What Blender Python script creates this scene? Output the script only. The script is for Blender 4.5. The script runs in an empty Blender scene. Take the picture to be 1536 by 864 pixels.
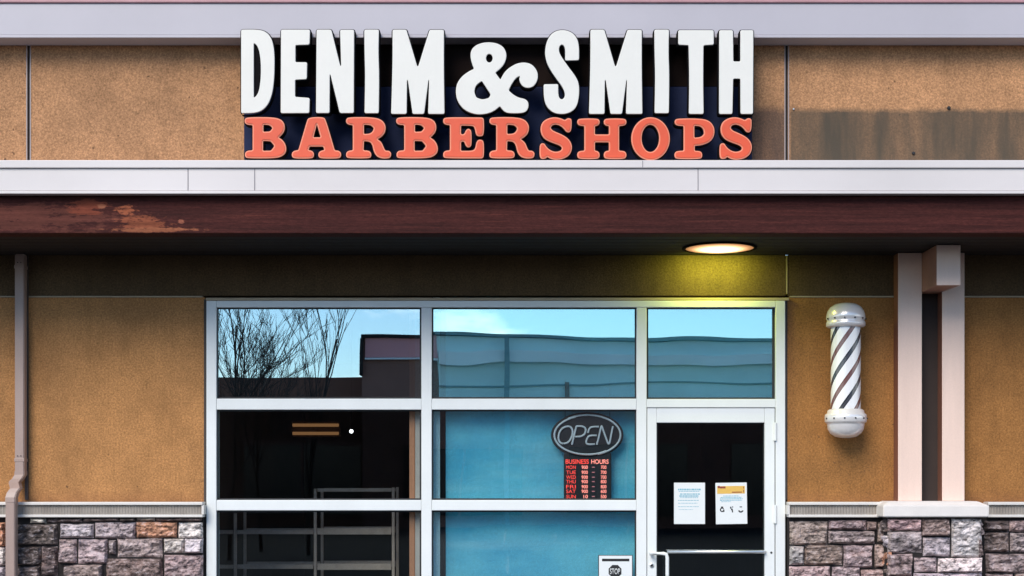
import bpy, bmesh, math, random
from mathutils import Vector, Matrix, noise
random.seed(7)
SC = bpy.context.scene
COL = SC.collection
R = math.radians
D = 11.0            # metres from the lens to the shop wall (the plane y = 0)
F = 2255.0          # focal length in photo pixels
EYE = 1.6

def P(px, py, d=0.0):
    """point of the plane y = -d seen at photo pixel (px, py)"""
    k = (D - d) / F
    return (px - 768) * k, 1.6 + (721 - py) * k

# ------------------------------------------------------------------ materials
def new_mat(name):
    m = bpy.data.materials.new(name); m.use_nodes = True
    nt = m.node_tree
    b = nt.nodes['Principled BSDF']
    return m, nt, b

def node(nt, t, **kw):
    n = nt.nodes.new(t)
    for k, v in kw.items():
        if k.startswith('i_'):
            n.inputs[k[2:].replace('_', ' ')].default_value = v
        else:
            setattr(n, k, v)
    return n

def math_n(nt, op, a, b=None, clamp=False):
    n = nt.nodes.new('ShaderNodeMath'); n.operation = op; n.use_clamp = clamp
    for i, v in enumerate((a, b)):
        if v is None: continue
        if isinstance(v, (int, float)): n.inputs[i].default_value = v
        else: nt.links.new(v, n.inputs[i])
    return n.outputs[0]

def mixc(nt, f, a, b, blend='MIX'):
    n = nt.nodes.new('ShaderNodeMix'); n.data_type = 'RGBA'; n.blend_type = blend
    for i, v in ((0, f), (6, a), (7, b)):
        if isinstance(v, (int, float)): n.inputs[i].default_value = v
        elif isinstance(v, tuple): n.inputs[i].default_value = (*v, 1) if len(v) == 3 else v
        else: nt.links.new(v, n.inputs[i])
    return n.outputs[2]

def noise_n(nt, scale, detail=4, rough=0.6, vec=None, stretch=None):
    if vec is None:
        g = nt.nodes.new('ShaderNodeNewGeometry'); vec = g.outputs['Position']
    if stretch:
        mp = nt.nodes.new('ShaderNodeMapping'); mp.inputs['Scale'].default_value = stretch
        nt.links.new(vec, mp.inputs['Vector']); vec = mp.outputs[0]
    n = nt.nodes.new('ShaderNodeTexNoise')
    n.inputs['Scale'].default_value = scale; n.inputs['Detail'].default_value = detail
    n.inputs['Roughness'].default_value = rough
    nt.links.new(vec, n.inputs['Vector'])
    return n.outputs['Fac']

def ramp(nt, fac, stops):
    r = nt.nodes.new('ShaderNodeValToRGB')
    e = r.color_ramp.elements
    while len(e) < len(stops): e.new(0.5)
    for el, (p, c) in zip(e, stops):
        el.position = p; el.color = (*c, 1) if isinstance(c, tuple) else (c, c, c, 1)
    nt.links.new(fac, r.inputs[0])
    return r.outputs[0]

def maprange(nt, v, a, b, c=0.0, d=1.0):
    n = nt.nodes.new('ShaderNodeMapRange'); n.clamp = True
    nt.links.new(v, n.inputs[0])
    for i, x in zip((1, 2, 3, 4), (a, b, c, d)): n.inputs[i].default_value = x
    return n.outputs[0]

def bump(nt, bs, h, strength, dist):
    n = nt.nodes.new('ShaderNodeBump'); n.inputs['Strength'].default_value = strength
    n.inputs['Distance'].default_value = dist
    nt.links.new(h, n.inputs['Height']); nt.links.new(n.outputs[0], bs.inputs['Normal'])

def pos_xyz(nt):
    g = nt.nodes.new('ShaderNodeNewGeometry'); s = nt.nodes.new('ShaderNodeSeparateXYZ')
    nt.links.new(g.outputs['Position'], s.inputs[0]); return s.outputs

def plain(name, col, rough=0.5, metal=0.0, var=0.12, scale=6.0, bmp=0.0, bscale=60, stretch=None, spec=0.5):
    """a painted or raw surface: base colour with large soft variation, fine grain and a little dirt"""
    m, nt, b = new_mat(name)
    n1 = noise_n(nt, scale, 5, 0.6, stretch=stretch); n2 = noise_n(nt, bscale, 3, 0.7)
    k = math_n(nt, 'ADD', math_n(nt, 'MULTIPLY', n1, 0.65), math_n(nt, 'MULTIPLY', n2, 0.35))
    lo = tuple(c * (1 - var) for c in col); hi = tuple(min(1, c * (1 + var)) for c in col)
    c = ramp(nt, k, [(0.3, lo), (0.7, hi)])
    nt.links.new(c, b.inputs['Base Color'])
    b.inputs['Roughness'].default_value = rough; b.inputs['Metallic'].default_value = metal
    b.inputs['Specular IOR Level'].default_value = spec
    if bmp: bump(nt, b, n2, bmp, 0.003)
    return m

def emit(name, col, s, base=(0.02, 0.02, 0.02)):
    m, nt, b = new_mat(name)
    b.inputs['Base Color'].default_value = (*base, 1)
    b.inputs['Emission Color'].default_value = (*col, 1); b.inputs['Emission Strength'].default_value = s
    return m

def stucco(name, col, stain=None, dark_hi=None):
    m, nt, b = new_mat(name)
    big = noise_n(nt, 1.3, 4, 0.6); mid = noise_n(nt, 14, 4, 0.7); fine = noise_n(nt, 75, 4, 0.85)
    c = ramp(nt, big, [(0.3, tuple(x * .82 for x in col)), (0.7, (min(1, col[0] * 1.12), col[1] * 1.1, col[2] * 1.06))])
    g = ramp(nt, fine, [(0.3, 0.3), (0.5, 1.0), (0.7, 1.8)])
    c = mixc(nt, 0.75, c, g, 'MULTIPLY')
    g2 = ramp(nt, mid, [(0.3, 0.82), (0.6, 1.06)])
    c = mixc(nt, 0.6, c, g2, 'MULTIPLY')
    # rain streaks
    st = noise_n(nt, 3.0, 5, 0.6, stretch=(5, 1, .22))
    c = mixc(nt, 0.22, c, ramp(nt, st, [(0.36, 0.72), (0.52, 1.0)]), 'MULTIPLY')
    # trowel sweeps, splash dirt above the ledge, hairline cracks
    tw = noise_n(nt, 4.2, 3, .55, stretch=(1, 1, .7))
    c = mixc(nt, .5, c, ramp(nt, tw, [(.36, .80), (.5, 1.0), (.66, 1.14)]), 'MULTIPLY')
    zz_ = pos_xyz(nt)[2]
    dz = maprange(nt, math_n(nt, 'ADD', zz_, math_n(nt, 'MULTIPLY', noise_n(nt, 7, 4, .6), .12)), 1.60, 1.50)
    c = mixc(nt, math_n(nt, 'MULTIPLY', dz, .5), c, (0.20, 0.085, 0.04))
    vo = nt.nodes.new('ShaderNodeTexVoronoi'); vo.feature = 'DISTANCE_TO_EDGE'; vo.inputs['Scale'].default_value = 1.1
    g_ = nt.nodes.new('ShaderNodeNewGeometry'); wn = nt.nodes.new('ShaderNodeVectorMath'); wn.operation = 'ADD'
    cn_ = nt.nodes.new('ShaderNodeTexNoise'); cn_.inputs['Scale'].default_value = 4; cn_.inputs['Detail'].default_value = 5
    nt.links.new(g_.outputs['Position'], cn_.inputs['Vector']); nt.links.new(g_.outputs['Position'], wn.inputs[0]); nt.links.new(cn_.outputs['Color'], wn.inputs[1])
    nt.links.new(wn.outputs[0], vo.inputs['Vector'])
    ck_ = math_n(nt, 'MULTIPLY', maprange(nt, vo.outputs['Distance'], .006, .001), maprange(nt, noise_n(nt, 1.6, 2, .5), .52, .62))
    c = mixc(nt, math_n(nt, 'MULTIPLY', ck_, .45), c, (0.10, 0.055, 0.03))
    # pock marks
    pk = noise_n(nt, 26, 1, 0.5)
    c = mixc(nt, ramp(nt, pk, [(0.76, 0.0), (0.80, 0.7)]), c, (0.06, 0.03, 0.02))
    if stain:
        x, y, z = pos_xyz(nt)
        for (x0, x1, z1, soft, colr, amt) in stain:
            jit = noise_n(nt, 9, 3, 0.6, stretch=(1, 1, .05))
            zz = math_n(nt, 'ADD', z, math_n(nt, 'MULTIPLY', math_n(nt, 'SUBTRACT', jit, 0.5), soft * 2))
            k = maprange(nt, zz, z1 + soft, z1 - soft)
            k = math_n(nt, 'MULTIPLY', k, maprange(nt, x, x0 - .01, x0 + .01))
            k = math_n(nt, 'MULTIPLY', k, maprange(nt, x, x1 + .01, x1 - .01))
            v = noise_n(nt, 5.5, 4, 0.6, stretch=(1, 1, .15))
            k = math_n(nt, 'MULTIPLY', k, maprange(nt, v, .34, .62, amt * .66, amt))
            c = mixc(nt, k, c, colr)
    nt.links.new(c, b.inputs['Base Color']); b.inputs['Roughness'].default_value = 0.9
    b.inputs['Specular IOR Level'].default_value = 0.2
    bump(nt, b, fine, 0.8, 0.004)
    return m

M = {}
xs, zs = P(1183, 165, .75); xe, _ = P(1700, 165, .75); xl, _ = P(1131, 165, .75); _, zl = P(1131, 163, .75)
M['stucco_up'] = stucco('upper stucco', (0.44, 0.232, 0.118),
                        stain=[(xs + .01, xe, zs, .02, (0.085, 0.068, 0.050), 1.0), (xl - .1, xs - .02, zl, .03, (0.06, 0.045, 0.042), .85)])
M['stucco_low'] = stucco('lower stucco', (0.45, 0.22, 0.085))
M['stucco_right'] = stucco('browner stucco beside the door', (0.34, 0.155, 0.050))  # browner tint, with part of this side's shade put into the colour
M['stucco_shade_band'] = stucco('upper band stucco in canopy shade', (0.105, 0.068, 0.036))  # canopy shade painted into the band as a darker stucco colour
M['cornice'] = plain('cornice metal', (0.46, 0.43, 0.465), 0.45, 0, .06, 1.5, .12, 260)
M['coping'] = plain('red coping', (0.45, 0.24, 0.26), 0.5)
M['flash'] = plain('white flashing', (0.68, 0.625, 0.605), 0.4, 0, .10, 1.1, .05, 200, stretch=(.6, 1, 1))
M['seam'] = plain('seam', (0.22, 0.2, 0.22), 0.6)
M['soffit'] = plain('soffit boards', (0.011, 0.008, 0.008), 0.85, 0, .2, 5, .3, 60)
M['bead'] = plain('joint bead', (0.42, 0.33, 0.22), 0.6)
M['bead_grey'] = plain('grey joint bead', (.34, .28, .27), .6)
M['gap'] = plain('open joint', (0.02, 0.017, 0.016), 0.9)
M['white'] = plain('white aluminium', (0.79, 0.81, 0.80), 0.38, 0, .06, 3.5, .04, 120, stretch=(1, 1, .6))
M['gasket'] = plain('gasket', (0.015, 0.015, 0.017), 0.6)
M['black'] = plain('black paint', (0.008, 0.007, 0.008), 0.85, spec=.05)
M['letter_white'] = plain('white acrylic', (0.75, 0.72, 0.655), 0.35, 0, .03, 5)
M['letter_orange'] = plain('orange acrylic', (0.72, 0.090, 0.028), 0.4, 0, .05, 5, .1, 120)
M['letter_rim'] = plain('salmon trim', (0.78, 0.26, 0.15), 0.45, 0, .04, 5)
M['back_navy'] = plain('navy panel', (0.020, 0.027, 0.066), 0.8, 0, .25, 3.5, .1, 120, spec=.1)
M['back_shade'] = plain('letter shade panel', (0.014, 0.009, 0.008), 0.9, 0, .3, 3, .1, 120, spec=.05)  # colour of the deep shadow on the wall between the letters
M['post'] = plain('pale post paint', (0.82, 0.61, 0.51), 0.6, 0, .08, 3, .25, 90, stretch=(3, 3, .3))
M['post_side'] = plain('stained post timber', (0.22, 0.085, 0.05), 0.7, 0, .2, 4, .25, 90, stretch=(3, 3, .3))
M['recess'] = plain('dark recess board', (0.035, 0.022, 0.018), 0.8)
M['cap'] = plain('cast stone cap', (0.76, 0.71, 0.67), 0.75, 0, .07, 8, .4, 110)
M['lip'] = plain('pale metal lip', (0.72, 0.68, 0.64), 0.45, 0, .08, 3)
M['pipe'] = plain('downspout metal', (0.38, 0.275, 0.235), 0.42, 0, .14, 3, .05, 120, stretch=(2, 2, .5))
M['chrome'] = plain('chrome', (0.86, 0.82, 0.80), 0.24, .3, .05, 9)
M['steel'] = plain('brushed steel', (0.75, 0.76, 0.77), 0.28, .8, .05, 9)
M['concrete'] = plain('concrete', (0.12, 0.115, 0.11), 0.9, 0, .15, 2, .3, 60)
M['asphalt'] = plain('asphalt', (0.034, 0.033, 0.035), 0.95, 0, .25, .6, .5, 80)
M['room'] = plain('dark room wall', (0.11, 0.072, 0.052), 0.9)
M['roomfloor'] = plain('dark room floor', (0.10, 0.07, 0.05), 0.7)
M['trimwood'] = plain('orange wood trim', (0.52, 0.20, 0.10), 0.55, 0, .2, 5, .1, 60, stretch=(4, 4, .3))
M['partition'] = plain('grey partition end', (0.50, 0.40, 0.36), 0.8)
M['rack'] = plain('rack metal', (0.62, 0.44, 0.36), 0.45, 0, .2, 12)
M['paper'] = plain('paper', (0.76, 0.78, 0.78), 0.8, 0, .02, 8)
M['ink_blue'] = plain('pale blue ink', (0.20, 0.45, 0.55), 0.8)
M['ink_black'] = plain('black ink', (0.015, 0.015, 0.017), 0.7)
M['ink_red'] = plain('dark red ink', (0.25, 0.04, 0.03), 0.7)
M['ink_gold'] = plain('yellow ink', (0.75, 0.46, 0.10), 0.7)
M['tube'] = plain('unlit glass tube', (0.85, 0.82, 0.84), 0.25)
M['signbody'] = plain('sign plastic', (0.022, 0.019, 0.021), 0.45)
M['led'] = emit('red display digits', (1.0, 0.07, 0.05), .9, (0.3, 0.02, 0.02))
M['led_dim'] = emit('dim display digits', (0.75, 0.3, 0.32), .35, (0.2, 0.05, 0.05))
M['led_pale'] = emit('pale red digits', (1.0, 0.28, 0.22), 1.0, (0.3, 0.05, 0.05))
def make_lamp():
    # diffuser bright over its bulb, weaker and warmer towards the rim
    m, nt, b = new_mat('lamp diffuser')
    tc = nt.nodes.new('ShaderNodeTexCoord'); ln = nt.nodes.new('ShaderNodeVectorMath'); ln.operation = 'LENGTH'
    nt.links.new(tc.outputs['Object'], ln.inputs[0])
    k = maprange(nt, ln.outputs['Value'], .25, .02)
    nt.links.new(ramp(nt, k, [(0.0, (1.0, .30, .08)), (.75, (1.0, .80, .45))]), b.inputs['Emission Color'])
    nt.links.new(math_n(nt, 'ADD', math_n(nt, 'MULTIPLY', math_n(nt, 'MULTIPLY', k, k), 4.0), .12), b.inputs['Emission Strength'])
    b.inputs['Base Color'].default_value = (.5, .4, .3, 1)
    return m
M['lampglow'] = make_lamp()
M['tubeglow'] = emit('amber tube', (1.0, 0.44, 0.17), .10)
M['bulbglow'] = emit('white bulb', (1.0, 0.95, 0.95), 2.5)
M['opp_wall'] = plain('opposite wall', (0.19, 0.085, 0.058), 0.9, 0, .15, .6)
M['opp_main'] = plain('opposite main wall', (0.26, 0.13, 0.10), 0.9, 0, .15, .6)
M['opp_panel'] = plain('opposite parapet panel', (0.80, 0.36, 0.36), 0.9, 0, .12, .6)
M['opp_edge'] = plain('opposite pale roof edge', (0.22, 0.30, 0.32), 0.9)
M['opp_band'] = plain('opposite pale cornice', (0.93, 0.93, 0.93), 0.7, 0, .12, .6)
M['opp_pale'] = plain('opposite pale wall', (0.72, 0.90, 0.90), 0.9, 0, .15, .4)
M['opp_glass'] = plain('opposite dark glazing', (0.02, 0.022, 0.025), 0.15)
M['bark'] = plain('bare bark', (0.045, 0.032, 0.026), 0.9, 0, .3, 9)
M['hill'] = plain('haze-tinted wooded hill', (0.10, 0.14, 0.20), 0.95, 0, .2, .004, 0, .02)  # bluish colour stands in for distance haze
def make_film():
    # sun-faded blue film with rub marks and pale horizontal creases
    m, nt, b = new_mat('blue window film')
    a = noise_n(nt, 1.7, 5, .6, stretch=(.7, 1, 1.4)); st = noise_n(nt, 3.2, 4, .6, stretch=(.18, 1, 1.6)); f = noise_n(nt, 90, 3, .8)
    c = ramp(nt, a, [(.32, (.08, .50, .73)), (.68, (.26, .78, .90))])
    c = mixc(nt, ramp(nt, st, [(.52, 0.0), (.70, .45)]), c, (.42, .78, .88))
    sm = noise_n(nt, 7, 3, .5, stretch=(1.6, 1, .5))
    c = mixc(nt, ramp(nt, sm, [(.66, 0.0), (.75, .4)]), c, (.55, .82, .9))
    c = mixc(nt, .5, c, ramp(nt, f, [(.3, .75), (.7, 1.25)]), 'MULTIPLY')
    nt.links.new(c, b.inputs['Base Color']); b.inputs['Roughness'].default_value = .45
    fo = noise_n(nt, 2.4, 4, .55, stretch=(1.8, 1, .35)); bump(nt, b, fo, .35, .04)
    return m
M['film'] = make_film()

def make_beam_mat():
    m, nt, b = new_mat('old red timber')
    g = noise_n(nt, 9, 7, 0.75, stretch=(.14, 3, 5)); f = noise_n(nt, 120, 3, .7, stretch=(.3, 1, 1))
    c = ramp(nt, g, [(0.3, (0.028, 0.009, 0.008)), (0.55, (0.066, 0.0175, 0.015)), (0.75, (0.11, 0.030, 0.022))])
    c = mixc(nt, 0.5, c, ramp(nt, f, [(0.3, .35), (0.7, 1.45)]), 'MULTIPLY')
    x, y, z = pos_xyz(nt)
    w = noise_n(nt, 11, 8, .75, stretch=(.5, 1, 1.8))
    cr = noise_n(nt, 34, 6, .8, stretch=(.5, 1, 1.3))
    def patch(px, py, rx, rz):
        cx, cz = P(px, py, .98)
        a = math_n(nt, 'DIVIDE', math_n(nt, 'SUBTRACT', x, cx), rx); e = math_n(nt, 'DIVIDE', math_n(nt, 'SUBTRACT', z, cz), rz)
        r2 = math_n(nt, 'ADD', math_n(nt, 'MULTIPLY', a, a), math_n(nt, 'MULTIPLY', e, e))
        r2 = math_n(nt, 'ADD', r2, math_n(nt, 'MULTIPLY', math_n(nt, 'SUBTRACT', w, .5), 6.5))
        r2 = math_n(nt, 'ADD', r2, math_n(nt, 'MULTIPLY', math_n(nt, 'SUBTRACT', cr, .5), 4.0))
        return math_n(nt, 'MULTIPLY', maprange(nt, r2, .98, .45), maprange(nt, f, .25, .6, .6, 1.0))
    for px, py, rx, rz, colr in ((60, 325, .62, .10, (0.115, 0.036, 0.026)), (130, 310, .15, .06, (0.20, 0.05, 0.028)), (215, 334, .19, .045, (0.24, 0.07, 0.035)), (188, 314, .085, .035, (0.36, 0.105, 0.05)),
                                 (153, 311, .03, .02, (0.32, 0.11, 0.06)), (232, 345, .30, .016, (0.30, 0.10, 0.05)), (272, 332, .025, .014, (0.30, 0.10, 0.06))):
        c = mixc(nt, patch(px, py, rx, rz), c, mixc(nt, .8, colr, ramp(nt, g, [(.3, .45), (.7, 1.5)]), 'MULTIPLY'))
    nt.links.new(c, b.inputs['Base Color']); b.inputs['Roughness'].default_value = .8; b.inputs['Specular IOR Level'].default_value = .15
    bump(nt, b, g, .5, .006)
    return m
M['beam'] = make_beam_mat()

def make_stone_mat():
    m, nt, b = new_mat('ledge stone')
    at = nt.nodes.new('ShaderNodeAttribute'); at.attribute_name = 'stone'
    sep = nt.nodes.new('ShaderNodeSeparateColor'); nt.links.new(at.outputs['Color'], sep.inputs[0])
    base = at.outputs['Color']
    n1 = noise_n(nt, 11, 6, .68, stretch=(1, 1, 2.2)); n2 = noise_n(nt, 26, 5, .72, stretch=(.8, 1, 1.9)); n3 = noise_n(nt, 150, 3, .7)
    k = ramp(nt, n1, [(0.30, .38), (0.47, .95), (0.68, 1.45)])
    c = mixc(nt, 1.0, base, k, 'MULTIPLY')
    v = ramp(nt, n2, [(0.39, (0.07, 0.05, 0.05)), (0.46, (.85, .82, .81)), (0.60, (1.7, 1.62, 1.58))])
    c = mixc(nt, .85, c, v, 'MULTIPLY')
    hl = ramp(nt, n2, [(0.55, 0.0), (0.65, .6)])
    c = mixc(nt, hl, c, (0.62, 0.54, 0.54))
    rust = ramp(nt, noise_n(nt, 8, 3, .6), [(0.60, 0), (0.72, .22)])
    c = mixc(nt, rust, c, (0.28, 0.13, 0.08))
    nt.links.new(c, b.inputs['Base Color']); b.inputs['Roughness'].default_value = .85
    h = math_n(nt, 'ADD', n2, math_n(nt, 'MULTIPLY', n3, .35))
    bump(nt, b, h, .9, .012)
    return m
M['stone'] = make_stone_mat()
M['mortar'] = plain('dark mortar', (0.018, 0.014, 0.014), .95, 0, .3, 20, .5, 90)

def make_rib_mat():
    m, nt, b = new_mat('ribbed band')
    x, y, z = pos_xyz(nt)
    s = math_n(nt, 'SINE', math_n(nt, 'MULTIPLY', x, 2 * math.pi / .021))
    n1 = noise_n(nt, 8, 4, .6)
    c = ramp(nt, n1, [(.3, (0.23, 0.195, 0.165)), (.7, (0.34, 0.30, 0.26))])
    nt.links.new(c, b.inputs['Base Color']); b.inputs['Roughness'].default_value = .6
    bump(nt, b, s, .6, .003)
    return m
M['rib'] = make_rib_mat()

def make_glass(name, refl, wave, wscale, tint=(.86, .92, .93), gtint=(.86, .96, 1.0), ripple=None):
    m = bpy.data.materials.new(name); m.use_nodes = True; nt = m.node_tree
    nt.nodes.remove(nt.nodes['Principled BSDF'])
    out = nt.nodes['Material Output']
    t = nt.nodes.new('ShaderNodeBsdfTransparent'); t.inputs[0].default_value = (*tint, 1)
    g = nt.nodes.new('ShaderNodeBsdfGlossy'); g.inputs['Roughness'].default_value = 0.0; g.inputs['Color'].default_value = (*gtint, 1)
    mx = nt.nodes.new('ShaderNodeMixShader'); mx.inputs[0].default_value = refl
    nt.links.new(t.outputs[0], mx.inputs[1]); nt.links.new(g.outputs[0], mx.inputs[2]); nt.links.new(mx.outputs[0], out.inputs[0])
    n = noise_n(nt, wscale, 1, .4, stretch=ripple)
    bn = nt.nodes.new('ShaderNodeBump'); bn.inputs['Strength'].default_value = 1.0; bn.inputs['Distance'].default_value = wave
    nt.links.new(n, bn.inputs['Height']); nt.links.new(bn.outputs[0], g.inputs['Normal'])
    return m
M['glass'] = make_glass('flat window glass', .54, .0005, 1.2, gtint=(.56, .70, .75))
M['glass_low'] = make_glass('clear lower glass', .035, .0006, 1.2)
M['glass_wavy_low'] = make_glass('clear lower wavy glass', .15, .002, 1.35)
M['glass_wavy'] = make_glass('wavy window glass', .54, .0020, 1.1, gtint=(.58, .84, .84))
M['glass_door'] = make_glass('door glass', .05, .0008, 1.2)

# ------------------------------------------------------------------ mesh helpers
ORG = {}
def link(o, parent=None):
    COL.objects.link(o)
    if parent is not None: o.parent = parent
    return o

def obj(name, bm, mat, parent=None, smooth=False, origin=None, mats=None):
    me = bpy.data.meshes.new(name)
    off = ORG.get(parent.name, Vector()) if parent is not None else Vector()
    if origin is not None and parent is None: off = Vector(origin)
    if off.length > 0:
        bmesh.ops.translate(bm, verts=bm.verts, vec=-off)
    bm.to_mesh(me); bm.free()
    for mm in (mats or [mat]): me.materials.append(mm)
    if smooth:
        for p in me.polygons: p.use_smooth = True
    o = bpy.data.objects.new(name, me)
    link(o, parent)
    if parent is None and origin is not None: o.location = off
    ORG[o.name] = off if parent is not None else Vector(origin or (0, 0, 0))
    return o

def thing(name, label, cat, loc=(0, 0, 0), group=None):
    o = bpy.data.objects.new(name, None); link(o); o.location = loc; o.empty_display_size = .1
    o['label'] = label; o['category'] = cat
    if group: o['group'] = group
    ORG[o.name] = Vector(loc)
    return o

def tag(o, label, cat, group=None):
    o['label'] = label; o['category'] = cat
    if group: o['group'] = group
    return o

def struct(o):
    o['kind'] = 'structure'; return o

def bx(bm, x0, x1, y0, y1, z0, z1, bev=0.0, seg=2, mi=0):
    x0, x1 = min(x0, x1), max(x0, x1); y0, y1 = min(y0, y1), max(y0, y1); z0, z1 = min(z0, z1), max(z0, z1)
    vs = [bm.verts.new((x, y, z)) for x in (x0, x1) for y in (y0, y1) for z in (z0, z1)]
    fs = [bm.faces.new([vs[i] for i in q]) for q in ((0, 1, 3, 2), (4, 6, 7, 5), (0, 4, 5, 1), (2, 3, 7, 6), (0, 2, 6, 4), (1, 5, 7, 3))]
    for f in fs: f.material_index = mi
    if bev > 0:
        es = list({e for f in fs for e in f.edges})
        bmesh.ops.bevel(bm, geom=es, offset=bev, segments=seg, affect='EDGES', profile=.5)
    return bm

def pbox(bm, px0, px1, py0, py1, d0, d1, bev=0.0, mi=0, zmin=None):
    """box whose front face, at d1, spans the given photo pixels; it runs back to d0"""
    x0, z1 = P(px0, py0, d1); x1, z0 = P(px1, py1, d1)
    if zmin is not None: z0 = zmin
    return bx(bm, x0, x1, -d1, -d0, z0, z1, bev, 2, mi)

def BM(): return bmesh.new()

def tube(bm, pts, rads, n=8, cap=True):
    pts = [Vector(p) for p in pts]
    if isinstance(rads, (int, float)): rads = [rads] * len(pts)
    prev = None; up = None
    for i, p in enumerate(pts):
        if i == 0: t = pts[1] - p
        elif i == len(pts) - 1: t = p - pts[i - 1]
        else: t = (pts[i + 1] - p).normalized() + (p - pts[i - 1]).normalized()
        if t.length < 1e-9: t = Vector((0, 0, 1))
        t.normalize()
        if up is None:
            up = Vector((0, 1, 0)) if abs(t.y) < .9 else Vector((1, 0, 0))
        a = t.cross(up)
        if a.length < 1e-6: a = t.orthogonal()
        a.normalize(); b = t.cross(a).normalized(); up = -b if False else up
        ring = [bm.verts.new(p + (a * math.cos(2 * math.pi * k / n) + b * math.sin(2 * math.pi * k / n)) * rads[i]) for k in range(n)]
        if prev:
            for k in range(n): bm.faces.new((prev[k], prev[(k + 1) % n], ring[(k + 1) % n], ring[k]))
        elif cap: bm.faces.new(ring[::-1])
        prev = ring
    if cap: bm.faces.new(prev)
    return bm

def lathe(bm, prof, cx, cy, n=40):
    """prof: (radius, z) from bottom to top"""
    rings = []
    for r, z in prof:
        if r < 1e-5: rings.append([bm.verts.new((cx, cy, z))])
        else: rings.append([bm.verts.new((cx + r * math.sin(2 * math.pi * k / n), cy - r * math.cos(2 * math.pi * k / n), z)) for k in range(n)])
    for a, b in zip(rings, rings[1:]):
        for k in range(n):
            k2 = (k + 1) % n
            if len(a) == 1 and len(b) == 1: continue
            if len(a) == 1: bm.faces.new((a[0], b[k2], b[k]))
            elif len(b) == 1: bm.faces.new((a[k], a[k2], b[0]))
            else: bm.faces.new((a[k], a[k2], b[k2], b[k]))
    bmesh.ops.recalc_face_normals(bm, faces=bm.faces)
    return bm

def round_poly(pts, r, gentle=48):
    out = []; n = len(pts); V = [Vector((p[0], p[1])) for p in pts]
    for i in range(n):
        a, b, c = V[i - 1], V[i], V[(i + 1) % n]
        u, w = a - b, c - b; lu, lw = u.length, w.length
        turn = math.degrees(math.pi - u.angle(w)) if lu > 1e-6 and lw > 1e-6 else 0
        rr = r if turn > gentle else 1e9
        cu, cw = min(rr, lu * .48), min(rr, lw * .48)
        s, e = b + u.normalized() * cu, b + w.normalized() * cw
        for k in range(5):
            t = k / 4
            out.append(s * (1 - t) ** 2 + b * 2 * t * (1 - t) + e * t * t)
    return out

def curve_mesh(loops, depth, offset=0.0, bev=0.0):
    """flat outline loops in metres (x, z) -> mesh, thickness depth, front at local z = depth"""
    cu = bpy.data.curves.new('outline', 'CURVE'); cu.dimensions = '2D'; cu.fill_mode = 'BOTH'
    for lp in loops:
        s = cu.splines.new('POLY'); s.points.add(len(lp) - 1); s.use_cyclic_u = True
        for q, v in zip(s.points, lp): q.co = (v[0], v[1], 0, 1)
    cu.extrude = max(depth / 2 - bev, 1e-5); cu.offset = offset; cu.bevel_depth = bev; cu.bevel_resolution = 2
    o = bpy.data.objects.new('outline', cu); COL.objects.link(o)
    dg = bpy.context.evaluated_depsgraph_get()
    me = bpy.data.meshes.new_from_object(o.evaluated_get(dg))
    bm = BM(); bm.from_mesh(me)
    bpy.data.objects.remove(o); bpy.data.curves.remove(cu); bpy.data.meshes.remove(me)
    bmesh.ops.translate(bm, verts=bm.verts, vec=(0, 0, depth / 2))
    return bm

def stand(bm, d):
    """turn a flat (x, y, thickness) mesh upright at depth d: thickness towards the street"""
    for v in bm.verts:
        x, y, z = v.co; v.co = (x, -d - z, y)
    bmesh.ops.recalc_face_normals(bm, faces=bm.faces)
    return bm

def text_bm(body, rect, d, thick=.002, font_shear=0.0, bold=0.0, keep=False):
    """lettering fitted to the pixel rectangle at depth d"""
    cu = bpy.data.curves.new('lettering', 'FONT'); cu.body = body; cu.size = 1; cu.shear = font_shear; cu.offset = bold
    o = bpy.data.objects.new('lettering', cu); COL.objects.link(o)
    dg = bpy.context.evaluated_depsgraph_get()
    me = bpy.data.meshes.new_from_object(o.evaluated_get(dg))
    bm = BM(); bm.from_mesh(me)
    bpy.data.objects.remove(o); bpy.data.curves.remove(cu); bpy.data.meshes.remove(me)
    X = [v.co.x for v in bm.verts]; Y = [v.co.y for v in bm.verts]
    x0, z1 = P(rect[0], rect[1], d); x1, z0 = P(rect[2], rect[3], d)
    sx = (x1 - x0) / (max(X) - min(X)); sy = (z1 - z0) / (max(Y) - min(Y)); mx, my = min(X), min(Y)
    for v in bm.verts: v.co = (x0 + (v.co.x - mx) * sx, -d, z0 + (v.co.y - my) * sy)
    r = bmesh.ops.extrude_face_region(bm, geom=bm.faces[:])
    bmesh.ops.translate(bm, verts=[v for v in r['geom'] if isinstance(v, bmesh.types.BMVert)], vec=(0, -thick, 0))
    bmesh.ops.recalc_face_normals(bm, faces=bm.faces)
    return bm

def join(bm, other):
    me = bpy.data.meshes.new('t'); other.to_mesh(me); other.free(); bm.from_mesh(me); bpy.data.meshes.remove(me)
    return bm

# ------------------------------------------------------------------ the shop building
XL, XR = -9.0, 9.0
shop = thing('shop_building', 'brown stucco barbershop front with timber beam, stone base and white framed glazing', 'building')
Z_SOF = P(0, 350, .98)[1]

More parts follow.
